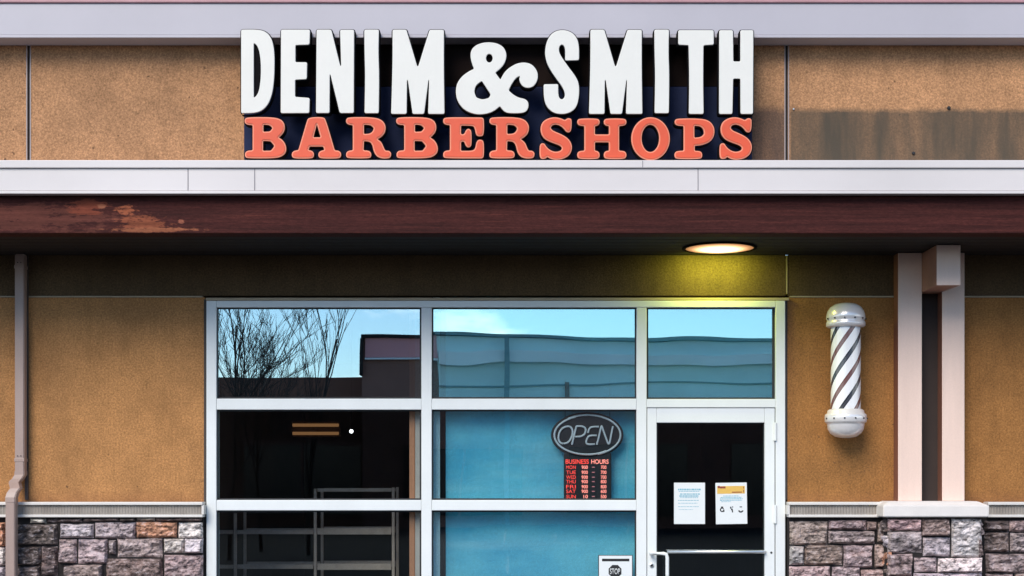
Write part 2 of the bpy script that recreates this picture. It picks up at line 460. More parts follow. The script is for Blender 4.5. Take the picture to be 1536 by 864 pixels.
# upper wall with its vertical open joints
bm = BM()
zt, zb = P(0, 20, .75)[1], P(0, 275, .75)[1]
j = [P(43, 0, .75)[0], P(1180, 0, .75)[0]]
edges = [XL] + [v for q in j for v in (q - .008, q + .008)] + [XR]
for a, b in zip(edges[::2], edges[1::2]): bx(bm, a, b, -.75, -.55, zb, zt, .006)
obj('wall', bm, M['stucco_up'], shop)
bm = BM()
bm.free()
for q in j:
    bm = BM(); bx(bm, q - .0075, q + .0075, -.74, -.6, zb, zt); oj = obj('open_joint', bm, M['gap'], shop)
    for s in (-1, 1):
        bm = BM(); bx(bm, q + s * .0125 - .0035, q + s * .0125 + .0035, -.7535, -.73, zb, zt); obj('joint_bead', bm, M['bead_grey'], oj)
# anchors left where an older sign hung
for px, py, r in ((1423, 162, .012), (1370, 230, .011), (1190, 164, .007)):
    x, z = P(px, py, .75); bm = BM()
    tube(bm, [(x, -.74, z), (x, -.758, z), (x, -.762, z)], [r, r, r * .6], 10)
    obj('anchor', bm, M['gasket'] if r > .008 else M['steel'], shop)

# cornice and coping
bm = BM(); z0, z1 = P(0, 57, .92)[1], P(0, 5, .92)[1]
bx(bm, XL, XR, -.92, -.50, z0 + .02, z1, .004); bx(bm, XL, XR, -.926, -.51, z0, z0 + .0195, .004)
obj('cornice', bm, M['cornice'], shop)
bm = BM(); bx(bm, XL, XR, -.935, -.5, z1 + .001, z1 + .2, .006)
obj('coping', bm, M['coping'], shop)

# flashing over the beam
bm = BM()
bx(bm, XL, XR, -1.05, -.72, P(0, 286, 1.05)[1], P(0, 252, 1.05)[1], .003)
bx(bm, XL, XR, -1.066, -.72, P(0, 252, 1.066)[1] + .001, P(0, 240, 1.066)[1], .005)
bx(bm, XL, XR, -1.058, -.99, P(0, 290.5, 1.058)[1], P(0, 286, 1.058)[1] - .001, .003)
obj('flashing', bm, M['flash'], shop)
bm = BM()
for px in (282, 382, 1047, 1640, -180):
    x, za = P(px, 253, 1.05); _, zc = P(px, 285.5, 1.05); bx(bm, x - .0025, x + .0025, -1.0525, -1.04, zc, za)
for px in (964, -40):
    x, za = P(px, 241, 1.066); _, zc = P(px, 251, 1.066); bx(bm, x - .002, x + .002, -1.068, -1.05, zc, za)
bx(bm, XL, XR, -1.052, -1.04, P(0, 253.2, 1.05)[1], P(0, 252, 1.05)[1])
obj('flashing_seam', bm, M['seam'], shop)

# timber beam
bm = BM(); bx(bm, XL, XR, -.98, -.83, Z_SOF, P(0, 283, .98)[1], .006)
obj('beam', bm, M['beam'], shop)
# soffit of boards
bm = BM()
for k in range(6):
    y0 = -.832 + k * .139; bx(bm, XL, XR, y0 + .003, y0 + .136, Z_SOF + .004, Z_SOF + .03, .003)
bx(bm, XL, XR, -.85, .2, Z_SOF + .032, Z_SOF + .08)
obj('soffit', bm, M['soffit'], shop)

# lower wall: four stucco panels round the glazing
W0, W1 = P(310, 0, 0)[0], P(1178.5, 0, 0)[0]
ZJ = P(0, 445, 0)[1]; ZS = 1.36
def wall_panel(x0, x1, z0, z1, m):
    bm = BM(); bx(bm, x0, x1, 0, .2, z0, z1, .005); return obj('wall_panel', bm, m, shop)
wall_panel(XL, W0 - .012, ZS, ZJ - .006, M['stucco_low'])
wall_panel(W1 + .012, XR, ZS, ZJ - .006, M['stucco_right'])
wall_panel(XL, P(1180, 0)[0] - .006, ZJ + .006, Z_SOF + .003, M['stucco_shade_band'])
wall_panel(P(1180, 0)[0] + .006, XR, ZJ + .006, Z_SOF + .003, M['stucco_shade_band'])
bm = BM()
bx(bm, XL, W0 - .03, -.004, .05, ZJ - .005, ZJ + .005); obj('joint_bead', bm, M['bead'], shop)
bm = BM(); bx(bm, W1 + .03, XR, -.004, .05, ZJ - .005, ZJ + .005); obj('joint_bead', bm, M['bead'], shop)
bm = BM(); xq = P(1180, 0)[0]; bx(bm, xq - .005, xq + .005, -.0045, .05, ZJ + .02, Z_SOF); obj('joint_bead', bm, M['bead'], shop)
bm = BM(); bx(bm, P(310, 0)[0], W1 + .02, -.03, .05, P(0, 451, .03)[1] + .002, P(0, 446.5, .03)[1], .003)
obj('head_flashing', bm, M['bead'], shop)
M['sealant'] = plain('dark sealant', (.05, .04, .036), .7)
bm = BM()
bx(bm, W0 - .02, W0 - .002, -.002, .1, 0, ZJ - .02); obj('corner_bead', bm, M['sealant'], shop)
bm = BM(); bx(bm, W1 + .001, W1 + .012, -.002, .1, 1.46, ZJ - .02)
obj('corner_bead', bm, M['sealant'], shop)

# ribbed sill band with pale lips
def sill(x0, x1):
    za, zc = P(0, 753, .11)[1], P(0, 776, .11)[1]
    bm = BM()
    bx(bm, x0, x1, -.118, 0, za - .022, za, .004); bx(bm, x0, x1, -.112, 0, zc, zc + .02, .004)
    for xe in (x0, x1): bx(bm, xe - .008, xe + .008, -.1105, 0, zc + .021, za - .023)
    o = obj('sill_band', bm, M['lip'], shop)
    b2 = BM(); bx(b2, x0 + .009, x1 - .009, -.096, 0, zc + .021, za - .023)
    obj('ribbed_strip', b2, M['rib'], o)
X_W0 = P(304, 0, .11)[0]; X_W1 = P(1183, 0, .11)[0]
sill(XL, X_W0); sill(X_W1, P(1327, 0, .11)[0]); sill(P(1482, 0, .11)[0], XR)

# ledge stone veneer
STONES = {'brown': (.24, .17, .155), 'dark': (.10, .075, .07), 'darkp': (.14, .105, .10), 'lav': (.46, .41, .43), 'mix': (.34, .27, .275),
          'orange': (.50, .25, .16), 'pale': (.60, .55, .51), 'rose': (.35, .255, .25), 'tan': (.36, .275, .245), 'purple': (.30, .235, .24)}
KEYS = list(STONES)
def stone_block(bm, lay, o, u, n, u0, u1, z0, z1, colr, prot):
    """rough faced stone: a grid bulging along n out of the plane through o spanned by u and z"""
    cell = .0135
    nu, nz = max(4, int((u1 - u0) / cell)), max(4, int((z1 - z0) / cell))
    sd = random.uniform(0, 100); tilt = random.uniform(-.012, .012); tz = random.uniform(-.01, .012)
    kf = random.uniform(.8, 1.25); col = tuple(max(.02, c * kf * random.uniform(.96, 1.04)) for c in colr)
    grid = []
    for i in range(nu + 1):
        row = []
        for k in range(nz + 1):
            a, b = i / nu, k / nz
            e = min(a * (u1 - u0), (1 - a) * (u1 - u0), b * (z1 - z0), (1 - b) * (z1 - z0))
            edge = min(1, e / .012); edge = math.sin(edge * math.pi / 2)
            uu, zz = u0 + a * (u1 - u0), z0 + b * (z1 - z0)
            nz_ = noise.fractal(Vector((uu * 9 + sd, zz * 17, sd)), .8, 2.1, 5)
            fc = noise.cell(Vector((uu * 13 + zz * 6 + sd, zz * 19 - uu * 4, sd))) - .5
            h = -.019 + (.019 + prot) * edge + edge * (nz_ * .026 + fc * .012 + tilt * (a - .5) * 2 + tz * (b - .5) * 2)
            if edge > .5: h = max(h, -.012)
            wob = noise.noise(Vector((uu * 9 + sd, zz * 9, 7))) * .006
            wob2 = noise.noise(Vector((uu * 9 + sd, zz * 9, 27))) * .005
            p = o + u * (uu + wob) + n * h; p.z = zz + wob2
            v = bm.verts.new(p); v[lay] = (*col, 1); row.append(v)
        grid.append(row)
    for i in range(nu):
        for k in range(nz):
            bm.faces.new((grid[i][k], grid[i + 1][k], grid[i + 1][k + 1], grid[i][k + 1]))

def courses(u0, u1, ztop, zbot=.02):
    """free coursing for the stretch below the frame"""
    out = []; z = ztop
    while z > zbot + .05:
        h = random.choice((.10, .13, .16, .2)); h = min(h, z - zbot)
        u = u0
        while u < u1 - .02:
            w = random.uniform(.14, .42); w = min(w, u1 - u)
            if u1 - (u + w) < .1: w = u1 - u
            if h > .15 and random.random() < .4:
                out.append((u, u + w, z - h / 2, z, random.choice(KEYS))); out.append((u, u + w, z - h, z - h / 2, random.choice(KEYS)))
            else: out.append((u, u + w, z - h, z, random.choice(KEYS)))
            u += w
        z -= h
    return out

def veneer(parent, name, d, rects, x0, x1, ztop, extra=None, seed=1):
    random.seed(seed)
    bm = BM(); lay = bm.verts.layers.float_color.new('stone')
    o = Vector((0, -d, 0)); u = Vector((1, 0, 0)); n = Vector((0, -1, 0))
    for (a, b, zc, zt_, key) in rects: stone_block(bm, lay, o, u, n, a + .0015, b - .0015, zc + .0015, zt_ - .0015, STONES[key], random.uniform(.008, .03))
    if extra: extra(bm, lay)
    bmesh.ops.recalc_face_normals(bm, faces=bm.faces)
    s = obj(name, bm, M['stone'], parent, smooth=False)
    b2 = BM(); bx(b2, x0, x1, -d + .021, .15, 0, ztop)
    obj('mortar', b2, M['mortar'], s)
    return s

def trace(lst, ox, oy, sc, d):
    out = []
    for (a, b, c, e, key) in lst:
        x0, z1 = P(ox + a / sc, oy + b / sc, d); x1, z0 = P(ox + c / sc, oy + e / sc, d); out.append((x0, x1, z0, z1, key))
    return out
Lst = [(-240, 552, -130, 690, 'rose'), (-125, 552, 32, 690, 'orange'), (-240, 695, -90, 800, 'mix'), (-85, 695, 32, 800, 'pale'), (-240, 805, -60, 880, 'purple'), (-55, 805, 32, 880, 'lav'),
       (36, 556, 88, 690, 'dark'), (36, 695, 90, 800, 'darkp'), (36, 805, 90, 880, 'mix'),
       (92, 562, 328, 684, 'dark'), (168, 528, 262, 556, 'pale'), (266, 528, 470, 552, 'dark'), (475, 528, 680, 546, 'darkp'), (684, 528, 780, 546, 'dark'), (782, 526, 890, 544, 'pale'), (894, 526, 1165, 546, 'dark'),
       (342, 558, 538, 644, 'lav'), (543, 550, 778, 644, 'mix'), (782, 548, 1018, 640, 'orange'), (1026, 552, 1168, 642, 'pale'),
       (335, 648, 440, 788, 'rose'), (446, 648, 618, 790, 'mix'), (622, 652, 666, 738, 'purple'), (672, 646, 934, 752, 'mix'), (940, 645, 1056, 728, 'pale'), (1060, 645, 1168, 730, 'lav'),
       (94, 690, 232, 800, 'dark'), (234, 690, 330, 860, 'darkp'), (94, 804, 230, 880, 'darkp'), (364, 796, 588, 884, 'tan'), (606, 760, 934, 884, 'brown'), (942, 738, 1168, 884, 'rose')]
rl = trace(Lst, 0, 640, 3.84, .08); zc = min(r[2] for r in rl) - .002
xa, xb = P(-62, 0, .08)[0], P(304, 0, .08)[0]
_, ztopL = P(0, 776, .08)
random.seed(11)
rl += courses(xa, xb, zc) + courses(XL + 2, xa, ztopL - .01)
veneer(shop, 'stone_veneer', .08, rl, XL, xb, 1.345, seed=3)
Rst = [(188, 545, 408, 682, 'tan'), (413, 538, 630, 594, 'rose'), (633, 545, 692, 596, 'brown'), (413, 600, 678, 676, 'mix'), (694, 552, 748, 666, 'tan'), (188, 688, 270, 797, 'lav'),
       (274, 682, 494, 797, 'brown'), (498, 682, 668, 814, 'mix'), (678, 678, 742, 812, 'tan'), (185, 804, 424, 884, 'rose'), (432, 808, 594, 884, 'mix'), (600, 822, 742, 884, 'rose')]
rr = trace(Rst, 1136, 640, 3.84, .08)
Rst2 = [(1310, 540, 1452, 602, 'darkp'), (1456, 540, 1700, 606, 'rose'), (1310, 606, 1454, 724, 'darkp'), (1460, 612, 1700, 724, 'mix'), (1318, 732, 1560, 842, 'purple'), (1564, 732, 1700, 842, 'mix'),
        (1318, 846, 1480, 884, 'mix'), (1484, 846, 1700, 884, 'rose')]
rr2 = trace(Rst2, 1136, 640, 3.84, .08)
xa, xb = P(1183, 0, .08)[0], P(1334, 0, .08)[0]
random.seed(12)
rr += courses(xa, xb, min(r[2] for r in rr) - .002)
xc = P(1475, 0, .08)[0]
veneer(shop, 'stone_veneer', .08, rr, xa, xb + .05, 1.345, seed=4)
xe2 = P(1136 + 1700 / 3.84, 0, .08)[0]
rr2 += courses(xc, xe2, min(r[2] for r in rr2) - .002) + courses(xe2, xe2 + 3, ztopL - .01)
veneer(shop, 'stone_veneer', .08, rr2, xc - .05, XR, 1.345, seed=6)

# ------------------------------------------------------------------ storefront glazing
DF, DG = .03, -.012
fr = BM()
zsill = .12
def fbar(px0, px1, py0, py1, d1=DF, to_floor=False):
    x0, z1 = P(px0, py0, d1); x1, z0 = P(px1, py1, d1)
    if to_floor: z0 = zsill
    bx(fr, x0, x1, -d1, .09, z0, z1, .004)
fbar(309.5, 324.5, 451, 0, to_floor=True)
fbar(632, 647.5, 461.2, 0, DF - .002, True)
fbar(954.8, 970, 461.2, 0, DF - .002, True)
fbar(1163.5, 1178, 451, 0, to_floor=True)
fbar(324.7, 1163.3, 451, 461)
for a, b in ((324.7, 631.8), (647.7, 954.6)):
    fbar(a, b, 598, 614.5, DF - .004); fbar(a, b, 750, 765.7, DF - .004)
    x0, x1 = P(a, 0, .02)[0], P(b, 0, .02)[0]; bx(fr, x0, x1, -.02, .09, .12, .22, .004)
fbar(970.2, 1163.3, 598.5, 611.3, DF - .004)
frame = obj('window_frame', fr, M['white'], shop)
frame['label'] = 'white aluminium frame bars of the shopfront glazing'
def window(px0, px1, py0, py1, mat, zbot=None):
    d = DG
    x0, z1 = P(px0, py0, .0); x1, z0 = P(px1, py1, .0)
    if zbot is not None: z0 = zbot
    g = BM(); w = .011
    for (a, b, c, e) in ((x0 - .004, x0 + w, z0, z1), (x1 - w, x1 + .004, z0, z1), (x0 + w, x1 - w, z0 - .004, z0 + w), (x0 + w, x1 - w, z1 - w, z1 + .004)):
        bx(g, a, b, .002, .024, c, e)
    o = obj('window', g, M['gasket'], shop)
    p = BM(); bx(p, x0 + .004, x1 - .004, .012, .018, z0 + .004, z1 - .004)
    obj('pane', p, mat, o)
    return o
for a, b, m in ((324.7, 631.8, M['glass']), (647.7, 954.6, M['glass_wavy'])):
    lw = M['glass_low'] if a < 400 else M['glass_wavy_low']
    window(a, b, 461.2, 597.8, m); window(a, b, 614.7, 749.8, lw); window(a, b, 765.9, 0, lw, .225)
window(970.2, 1161, 461.2, 598.3, M['glass_wavy'])

# glazed door
dr = BM()
def dbar(px0, px1, py0, py1, zb=None, d1=.018):
    x0, z1 = P(px0, py0, d1); x1, z0 = P(px1, py1, d1)
    if zb is not None: z0 = zb
    bx(dr, x0, x1, -d1, .05, z0, z1, .004)
dbar(970.8, 985, 612.3, 0, .02); dbar(1147, 1162.3, 612.3, 0, .02); dbar(985.1, 1146.9, 612.3, 634)
x0, x1 = P(985.1, 0, .018)[0], P(1146.9, 0, .018)[0]; bx(dr, x0, x1, -.018, .05, .02, .25, .004)
door = obj('door', dr, M['white'], shop)
door['label'] = 'white framed glass door with two paper notices'
dx0, dz1 = P(985, 634, .0); dx1, _ = P(1147, 0, .0)
bm = BM(); bx(bm, dx0 - .004, dx1 + .004, .012, .018, .245, dz1 + .004); obj('door_glass', bm, M['glass_door'], door)
bm = BM()
for a, b, c, e in ((dx0 - .003, dx0 + .008, .25, dz1), (dx1 - .008, dx1 + .003, .25, dz1), (dx0, dx1, dz1 - .008, dz1 + .003)): bx(bm, a, b, .002, .011, c, e)
obj('gasket', bm, M['gasket'], door)
x0, z = P(1001, 828, .06); x1, _ = P(1147, 828, .06)
bm = BM(); tube(bm, [(x0, -.045, z), (x1 - .01, -.045, z), (x1 - .0, -.04, z), (x1 + .008, -.017, z)], .0125, 12); obj('push_bar', bm, M['steel'], door, True)
# pull handle: out from the stile, over, and down
xa, za = P(977, 830, .05); xb, zb_ = P(1001, 829, .09)
bm = BM()
pts = [(xa, -.015, za), (xa, -.07, za), (xa + .012, -.085, za + .001), (xb - .03, -.088, za + .001), (xb - .008, -.088, za - .004), (xb, -.088, za - .03), (xb, -.088, za - .30), (xb, -.088, za - .38), (xb - .02, -.088, za - .40), (xa + .02, -.088, za - .40), (xa, -.075, za - .40), (xa, -.015, za - .40)]
tube(bm, pts, .0135, 12); obj('handle', bm, M['white'], door, True)
for px, py in ((977.5, 848),):
    x, z = P(px, py, .02); bm = BM(); tube(bm, [(x, -.016, z), (x, -.026, z), (x, -.028, z)], [.016, .016, .012], 16); obj('lock', bm, M['steel'], door)
    bm = BM(); tube(bm, [(x, -.027, z), (x, -.030, z)], .009, 12); obj('key_slot', bm, M['ink_black'], door)
x, z = P(1157, 829, .02); bm = BM(); tube(bm, [(x, -.016, z), (x, -.021, z)], .008, 12); obj('bolt', bm, M['ink_black'], door)
for y0, y1 in ((634, 661), (758, 785)):
    bm = BM(); x, z1 = P(1163, y0, .035); _, z0 = P(1163, y1, .035)
    tube(bm, [(x, -.034, z0), (x, -.034, z1)], .011, 12); bx(bm, x - .012, x - .0005, -.03, -.012, z0 + .004, z1 - .004)
    obj('hinge', bm, M['white'], door)
bm = BM(); x, z = P(1163, 612, .02); bx(bm, x - .003, x + .003, -.019, .0, .02, z); obj('door_gap', bm, M['gasket'], door)

# dark interior of the shop
bm = BM()
yi = 7.0
bx(bm, XL, XR, yi, yi + .1, 0, 3.1); bx(bm, W0 - .35, W0 - .25, .21, yi, 0, 3.1); bx(bm, W1 + .25, W1 + .35, .21, yi, 0, 3.1)
obj('interior_wall', bm, M['room'], shop)
bm = BM(); bx(bm, W0 - .3, W1 + .3, .1, yi, 3.0, 3.1); obj('interior_ceiling', bm, M['room'], shop)
bm = BM(); bx(bm, W0 - .3, W1 + .3, .09, yi, -.05, .02); obj('interior_floor', bm, M['roomfloor'], shop)
bm = BM(); xa, xb = P(622.5, 0, -.1)[0], P(648, 0, -.1)[0]; bx(bm, xa, xb, .1, 3.5, .021, 2.99, .003); pt = obj('partition', bm, M['partition'], shop)
bm = BM(); xa2 = P(614, 0, -.095)[0]; bx(bm, xa2, xa - .0005, .095, .24, .021, 2.99, .004); obj('wood_trim', bm, M['trimwood'], pt)

# blue screens fixed behind the right-hand glazing
s1 = thing('window_screen', 'blue translucent screen behind the middle column of glazing', 'screen', (P(800, 0, -.16)[0], .16, .03), 'blue screens behind the glazing')
bm = BM(); xa, xb = P(668.5, 0, -.15)[0], P(962, 0, -.15)[0]; bx(bm, xa, xb, .15, .16, .03, 2.97); obj('film', bm, M['film'], s1)
bm = BM(); bx(bm, P(649, 0, -.05)[0], P(659.5, 0, -.05)[0], .095, .099, .03, 2.97); bx(bm, P(653.5, 0, -.095)[0], P(657.5, 0, -.095)[0], .09, .0945, .03, 2.97); obj('screen_rail', bm, plain('pale blue rail', (.66, .86, .92), .5), s1)
bm = BM(); bx(bm, P(659.8, 0, -.14)[0], xa - .0005, .14, .18, .03, 2.97); obj('dark_channel', bm, M['black'], s1)
s2 = thing('window_screen', 'blue translucent screen behind the small pane over the door', 'screen', (P(1066, 0, -.16)[0], .16, 2.2), 'blue screens behind the glazing')
bm = BM(); bx(bm, P(964, 0, -.15)[0], P(1168, 0, -.15)[0], .15, .16, P(0, 606, -.15)[1], 2.97); obj('film', bm, M['film'], s2)

# ------------------------------------------------------------------ pier with twin posts
pier = thing('entrance_pier', 'pale twin timber posts on a stone pier right of the barber pole', 'pier', (P(1398, 0, .2)[0], -.15, 0))
ZC1 = P(0, 753, .3)[1]; ZC0 = P(0, 775.5, .3)[1]
cx0, cx1 = P(1325, 0, .3)[0], P(1483, 0, .3)[0]
bm = BM()
vs = []
for (x0, x1, y0, z) in ((cx0, cx1, -.3, ZC0), (cx0, cx1, -.3, ZC1 - .025), (cx0 + .055, cx1 - .055, -.235, ZC1 + .004)):
    vs.append([bm.verts.new(c) for c in ((x0, y0, z), (x1, y0, z), (x1, -.001, z), (x0, -.001, z))])
for a, b in zip(vs, vs[1:]):
    for k in range(4): bm.faces.new((a[k], a[(k + 1) % 4], b[(k + 1) % 4], b[k]))
bm.faces.new(vs[0][::-1]); bm.faces.new(vs[-1])
bmesh.ops.bevel(bm, geom=bm.edges[:], offset=.006, segments=2, affect='EDGES')
obj('pier_cap', bm, M['cap'], pier)
zpost = ZC1 + .0045
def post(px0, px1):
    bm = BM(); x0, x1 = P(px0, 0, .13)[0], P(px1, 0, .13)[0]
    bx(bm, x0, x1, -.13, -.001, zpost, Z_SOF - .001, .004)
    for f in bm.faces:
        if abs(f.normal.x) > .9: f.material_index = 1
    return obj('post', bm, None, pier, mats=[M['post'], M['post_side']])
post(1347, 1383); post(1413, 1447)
bm = BM(); bx(bm, P(1383, 0, .02)[0] + .001, P(1413, 0, .02)[0] + .003, -.02, -.0015, zpost, Z_SOF - .002); obj('recess_board', bm, M['recess'], pier)
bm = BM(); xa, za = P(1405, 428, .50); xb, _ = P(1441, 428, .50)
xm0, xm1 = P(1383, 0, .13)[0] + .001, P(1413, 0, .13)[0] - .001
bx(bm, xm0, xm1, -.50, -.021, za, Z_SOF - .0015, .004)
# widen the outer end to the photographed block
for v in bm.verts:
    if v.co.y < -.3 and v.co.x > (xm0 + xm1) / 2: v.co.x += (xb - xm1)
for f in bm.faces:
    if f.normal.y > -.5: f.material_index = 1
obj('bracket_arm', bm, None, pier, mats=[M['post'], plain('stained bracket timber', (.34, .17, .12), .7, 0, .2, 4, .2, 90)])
Pst = [(752, 530, 947, 600, 'rose'), (951, 530, 1112, 632, 'brown'), (1120, 530, 1296, 750, 'lav'), (752, 604, 952, 728, 'mix'), (958, 638, 1114, 748, 'lav'), (752, 733, 898, 862, 'rose'),
       (906, 754, 1036, 838, 'mix'), (1042, 756, 1300, 842, 'pale'), (902, 845, 1300, 905, 'lav'), (752, 866, 898, 905, 'tan')]
rp = trace(Pst, 1136, 640, 3.84, .25)
px0, px1 = P(1331, 0, .25)[0], P(1475, 0, .25)[0]
random.seed(13)
rp += courses(px0, px1, min(r[2] for r in rp) - .002)
def sides(bm, lay):
    for xx, nn in ((px0, Vector((-1, 0, 0))), (px1, Vector((1, 0, 0)))):
        z = ZC0 - .01
        while z > .1:
            h = random.uniform(.1, .17)
            stone_block(bm, lay, Vector((xx - nn.x * .012, 0, 0)), Vector((0, -1, 0)), nn, .09, .25, z - h + .005, z - .005, STONES[random.choice(KEYS)], .01); z -= h
veneer(pier, 'stone_base', .25, rp, px0 + .01, px1 - .01, ZC0 - .002, extra=sides, seed=5)

# ------------------------------------------------------------------ channel letter sign
sign = thing('shop_sign', 'large raised white and orange channel letter sign above the beam', 'sign', (P(747, 0, .9)[0], -.75, P(0, 240, .9)[1]))
bm = BM(); pbox(bm, 366, 1128, 130, 239, .751, .79, .003); obj('backing_and_shade_panel', bm, M['back_navy'], sign)
bm = BM(); pbox(bm, 366, 1131, 40, 129.6, .751, .77, .003); obj('backing_and_shade_panel', bm, M['back_shade'], sign)  # dark sheet standing in for the shadowed wall behind the white letters
DL = 1.0
def ltr(name, loops, ox, sc, white, shift=0, rad=9):
    """one channel letter: black can, face (and pale trim on the orange row)"""
    L = []
    for lp in loops:
        q = round_poly([(a + shift, b) for a, b in lp], rad)
        L.append([P(ox + v.x / sc, 30 + v.y / sc, DL) for v in q])
    grow = .0085 if white else .0075
    can = curve_mesh(L, .055, grow, .0)
    o = obj('letter', stand(can, DL - .07), M['black'], sign)
    o['label'] = ('tall white' if white else 'orange slab serif') + ' channel letter ' + name
    if white:
        obj('letter_face', stand(curve_mesh(L, .014, -.0015, .003), DL - .0155), M['letter_white'], o)
    else:
        obj('letter_trim', stand(curve_mesh(L, .010, -.001, .002), DL - .0155), M['letter_rim'], o)
        obj('letter_face', stand(curve_mesh(L, .004, -.0085, .001), DL - .0055), M['letter_orange'], o)
    return o
S = 420 / 1536; SCL = 1 / S
def ell(cx, cy, rx, ry, n=20): return [(cx + rx * math.cos(2 * math.pi * k / n), cy + ry * math.sin(2 * math.pi * k / n)) for k in range(n)]
gD = [[(80, 53), (165, 52), (212, 62), (243, 95), (258, 150), (262, 230), (258, 340), (247, 410), (225, 465), (190, 498), (150, 509), (80, 510)], [(147, 124), (166, 135), (182, 175), (189, 250), (187, 330), (178, 390), (163, 418), (147, 428)]]
gE = [[(299, 53), (456, 53), (453, 134), (376, 136), (376, 232), (440, 232), (438, 323), (374, 326), (374, 422), (454, 428), (452, 509), (297, 510)]]
gN = [[(494, 53), (573, 53), (622, 252), (629, 252), (623, 54), (698, 54), (696, 509), (621, 509), (570, 298), (564, 298), (563, 509), (491, 509)]]
gI = [[(756, 53), (834, 53), (831, 180), (836, 300), (833, 510), (757, 510), (761, 300), (757, 180)]]
gM = [[(911, 53), (985, 53), (1044, 254), (1052, 254), (1114, 54), (1191, 54), (1190, 250), (1194, 514), (1106, 514), (1112, 328), (1106, 328), (1082, 514), (1021, 514), (995, 328), (988, 328), (986, 514), (903, 514), (911, 250)]]
gA = [[(1337, 190), (1345, 160), (1370, 137), (1405, 125), (1440, 122), (1480, 127), (1515, 145), (1532, 175), (1534, 205), (1522, 240), (1500, 266), (1472, 288), (1502, 329), (1523, 288), (1553, 260), (1593, 238), (1633, 232), (1673, 242), (1701, 275), (1708, 310), (1698, 345), (1675, 368), (1648, 372), (1623, 362), (1610, 340), (1606, 322), (1612, 304), (1592, 311), (1568, 340), (1545, 386), (1573, 411), (1603, 427), (1633, 432), (1652, 446), (1656, 470), (1648, 495), (1628, 508), (1583, 511), (1533, 508), (1513, 490), (1499, 470), (1475, 492), (1440, 510), (1390, 518), (1340, 510), (1295, 485), (1265, 440), (1257, 395), (1263, 350), (1290, 310), (1330, 281), (1359, 268), (1345, 235)],
      ell(1441, 209, 20, 25, 14), [(1400, 332), (1450, 408), (1440, 428), (1402, 438), (1368, 425), (1356, 392), (1366, 356)]]
gS = [[(395, 221), (469, 219), (470, 150), (460, 100), (430, 66), (380, 52), (330, 65), (298, 105), (285, 160), (286, 200), (300, 250), (340, 312), (378, 362), (393, 395), (394, 415), (388, 430), (376, 437), (362, 430), (355, 408), (355, 352), (277, 353), (278, 420), (288, 465), (315, 498), (350, 514), (400, 514), (440, 495), (462, 460), (471, 400), (468, 345), (450, 308), (415, 262), (378, 210), (361, 180), (358, 155), (365, 138), (378, 132), (391, 142), (396, 165)]]
gT = [[(1016, 56), (1208, 56), (1209, 134), (1152, 137), (1150, 330), (1153, 514), (1074, 514), (1077, 330), (1073, 137), (1016, 134)]]
gH = [[(1241, 56), (1314, 56), (1316, 228), (1357, 228), (1357, 56), (1426, 56), (1424, 514), (1358, 514), (1357, 320), (1315, 320), (1311, 514), (1240, 514)]]
for nm, g, ox, sh in (('D', gD, 340, 0), ('E', gE, 340, 0), ('N', gN, 340, 0), ('I in the first word', gI, 340, 0), ('M in the first word', gM, 340, 0), ('ampersand', gA, 340, 0),
                      ('S', gS, 740, 0), ('M in the second word', gM, 740, -377), ('I in the second word', gI, 740, 129), ('T', gT, 740, 0), ('H', gH, 740, 0)):
    ltr(nm, g, ox, SCL, True, sh)
oB = [[(112, 532), (255, 532), (300, 545), (318, 572), (316, 608), (298, 632), (283, 643), (310, 660), (326, 692), (325, 725), (300, 748), (255, 757), (112, 757), (100, 748), (100, 728), (112, 716), (142, 714), (142, 575), (112, 573), (98, 562), (98, 543)],
      [(200, 572), (235, 574), (252, 592), (237, 611), (200, 613)], [(198, 661), (240, 663), (262, 690), (243, 716), (198, 717)]]
oA = [[(470, 532), (530, 532), (543, 545), (592, 714), (615, 716), (627, 728), (626, 748), (614, 758), (516, 758), (503, 748), (503, 728), (516, 716), (536, 713), (530, 692), (454, 692), (447, 713), (466, 716), (478, 728), (477, 748), (465, 758), (370, 758), (357, 748), (357, 728), (370, 716), (393, 713), (438, 560), (445, 540)],
      [(494, 568), (516, 643), (474, 643)]]
oR = [[(668, 532), (800, 532), (850, 545), (873, 578), (868, 618), (845, 642), (825, 652), (850, 670), (862, 702), (870, 716), (890, 716), (902, 728), (900, 748), (888, 757), (850, 758), (820, 745), (805, 715), (800, 685), (785, 665), (752, 662), (750, 714), (780, 716), (792, 728), (792, 748), (780, 757), (668, 757), (655, 748), (655, 728), (668, 716), (692, 714), (692, 575), (668, 573), (655, 562), (655, 543)],
      [(752, 572), (790, 574), (808, 592), (800, 612), (785, 623), (752, 625)]]
oE = [[(1202, 532), (1403, 534), (1412, 546), (1410, 626), (1400, 636), (1378, 636), (1367, 626), (1361, 590), (1350, 578), (1285, 577), (1285, 626), (1303, 626), (1312, 604), (1325, 594), (1339, 602), (1343, 620), (1343, 680), (1337, 695), (1321, 698), (1311, 687), (1303, 665), (1285, 665), (1285, 717), (1350, 717), (1364, 704), (1370, 670), (1380, 656), (1400, 656), (1411, 668), (1411, 746), (1402, 757), (1200, 757), (1188, 748), (1188, 728), (1200, 716), (1225, 714), (1225, 575), (1200, 573), (1188, 562), (1188, 543)]]
oS = [[(408, 537), (426, 540), (430, 552), (428, 603), (416, 616), (400, 612), (390, 598), (372, 580), (345, 570), (322, 575), (313, 590), (325, 606), (360, 620), (400, 640), (426, 668), (433, 702), (420, 738), (385, 760), (340, 766), (308, 757), (296, 747), (288, 758), (266, 761), (254, 750), (254, 688), (264, 675), (280, 676), (291, 695), (312, 714), (342, 724), (370, 717), (379, 702), (366, 686), (325, 672), (285, 655), (263, 627), (258, 590), (270, 558), (300, 538), (340, 531), (375, 540), (393, 549)]]
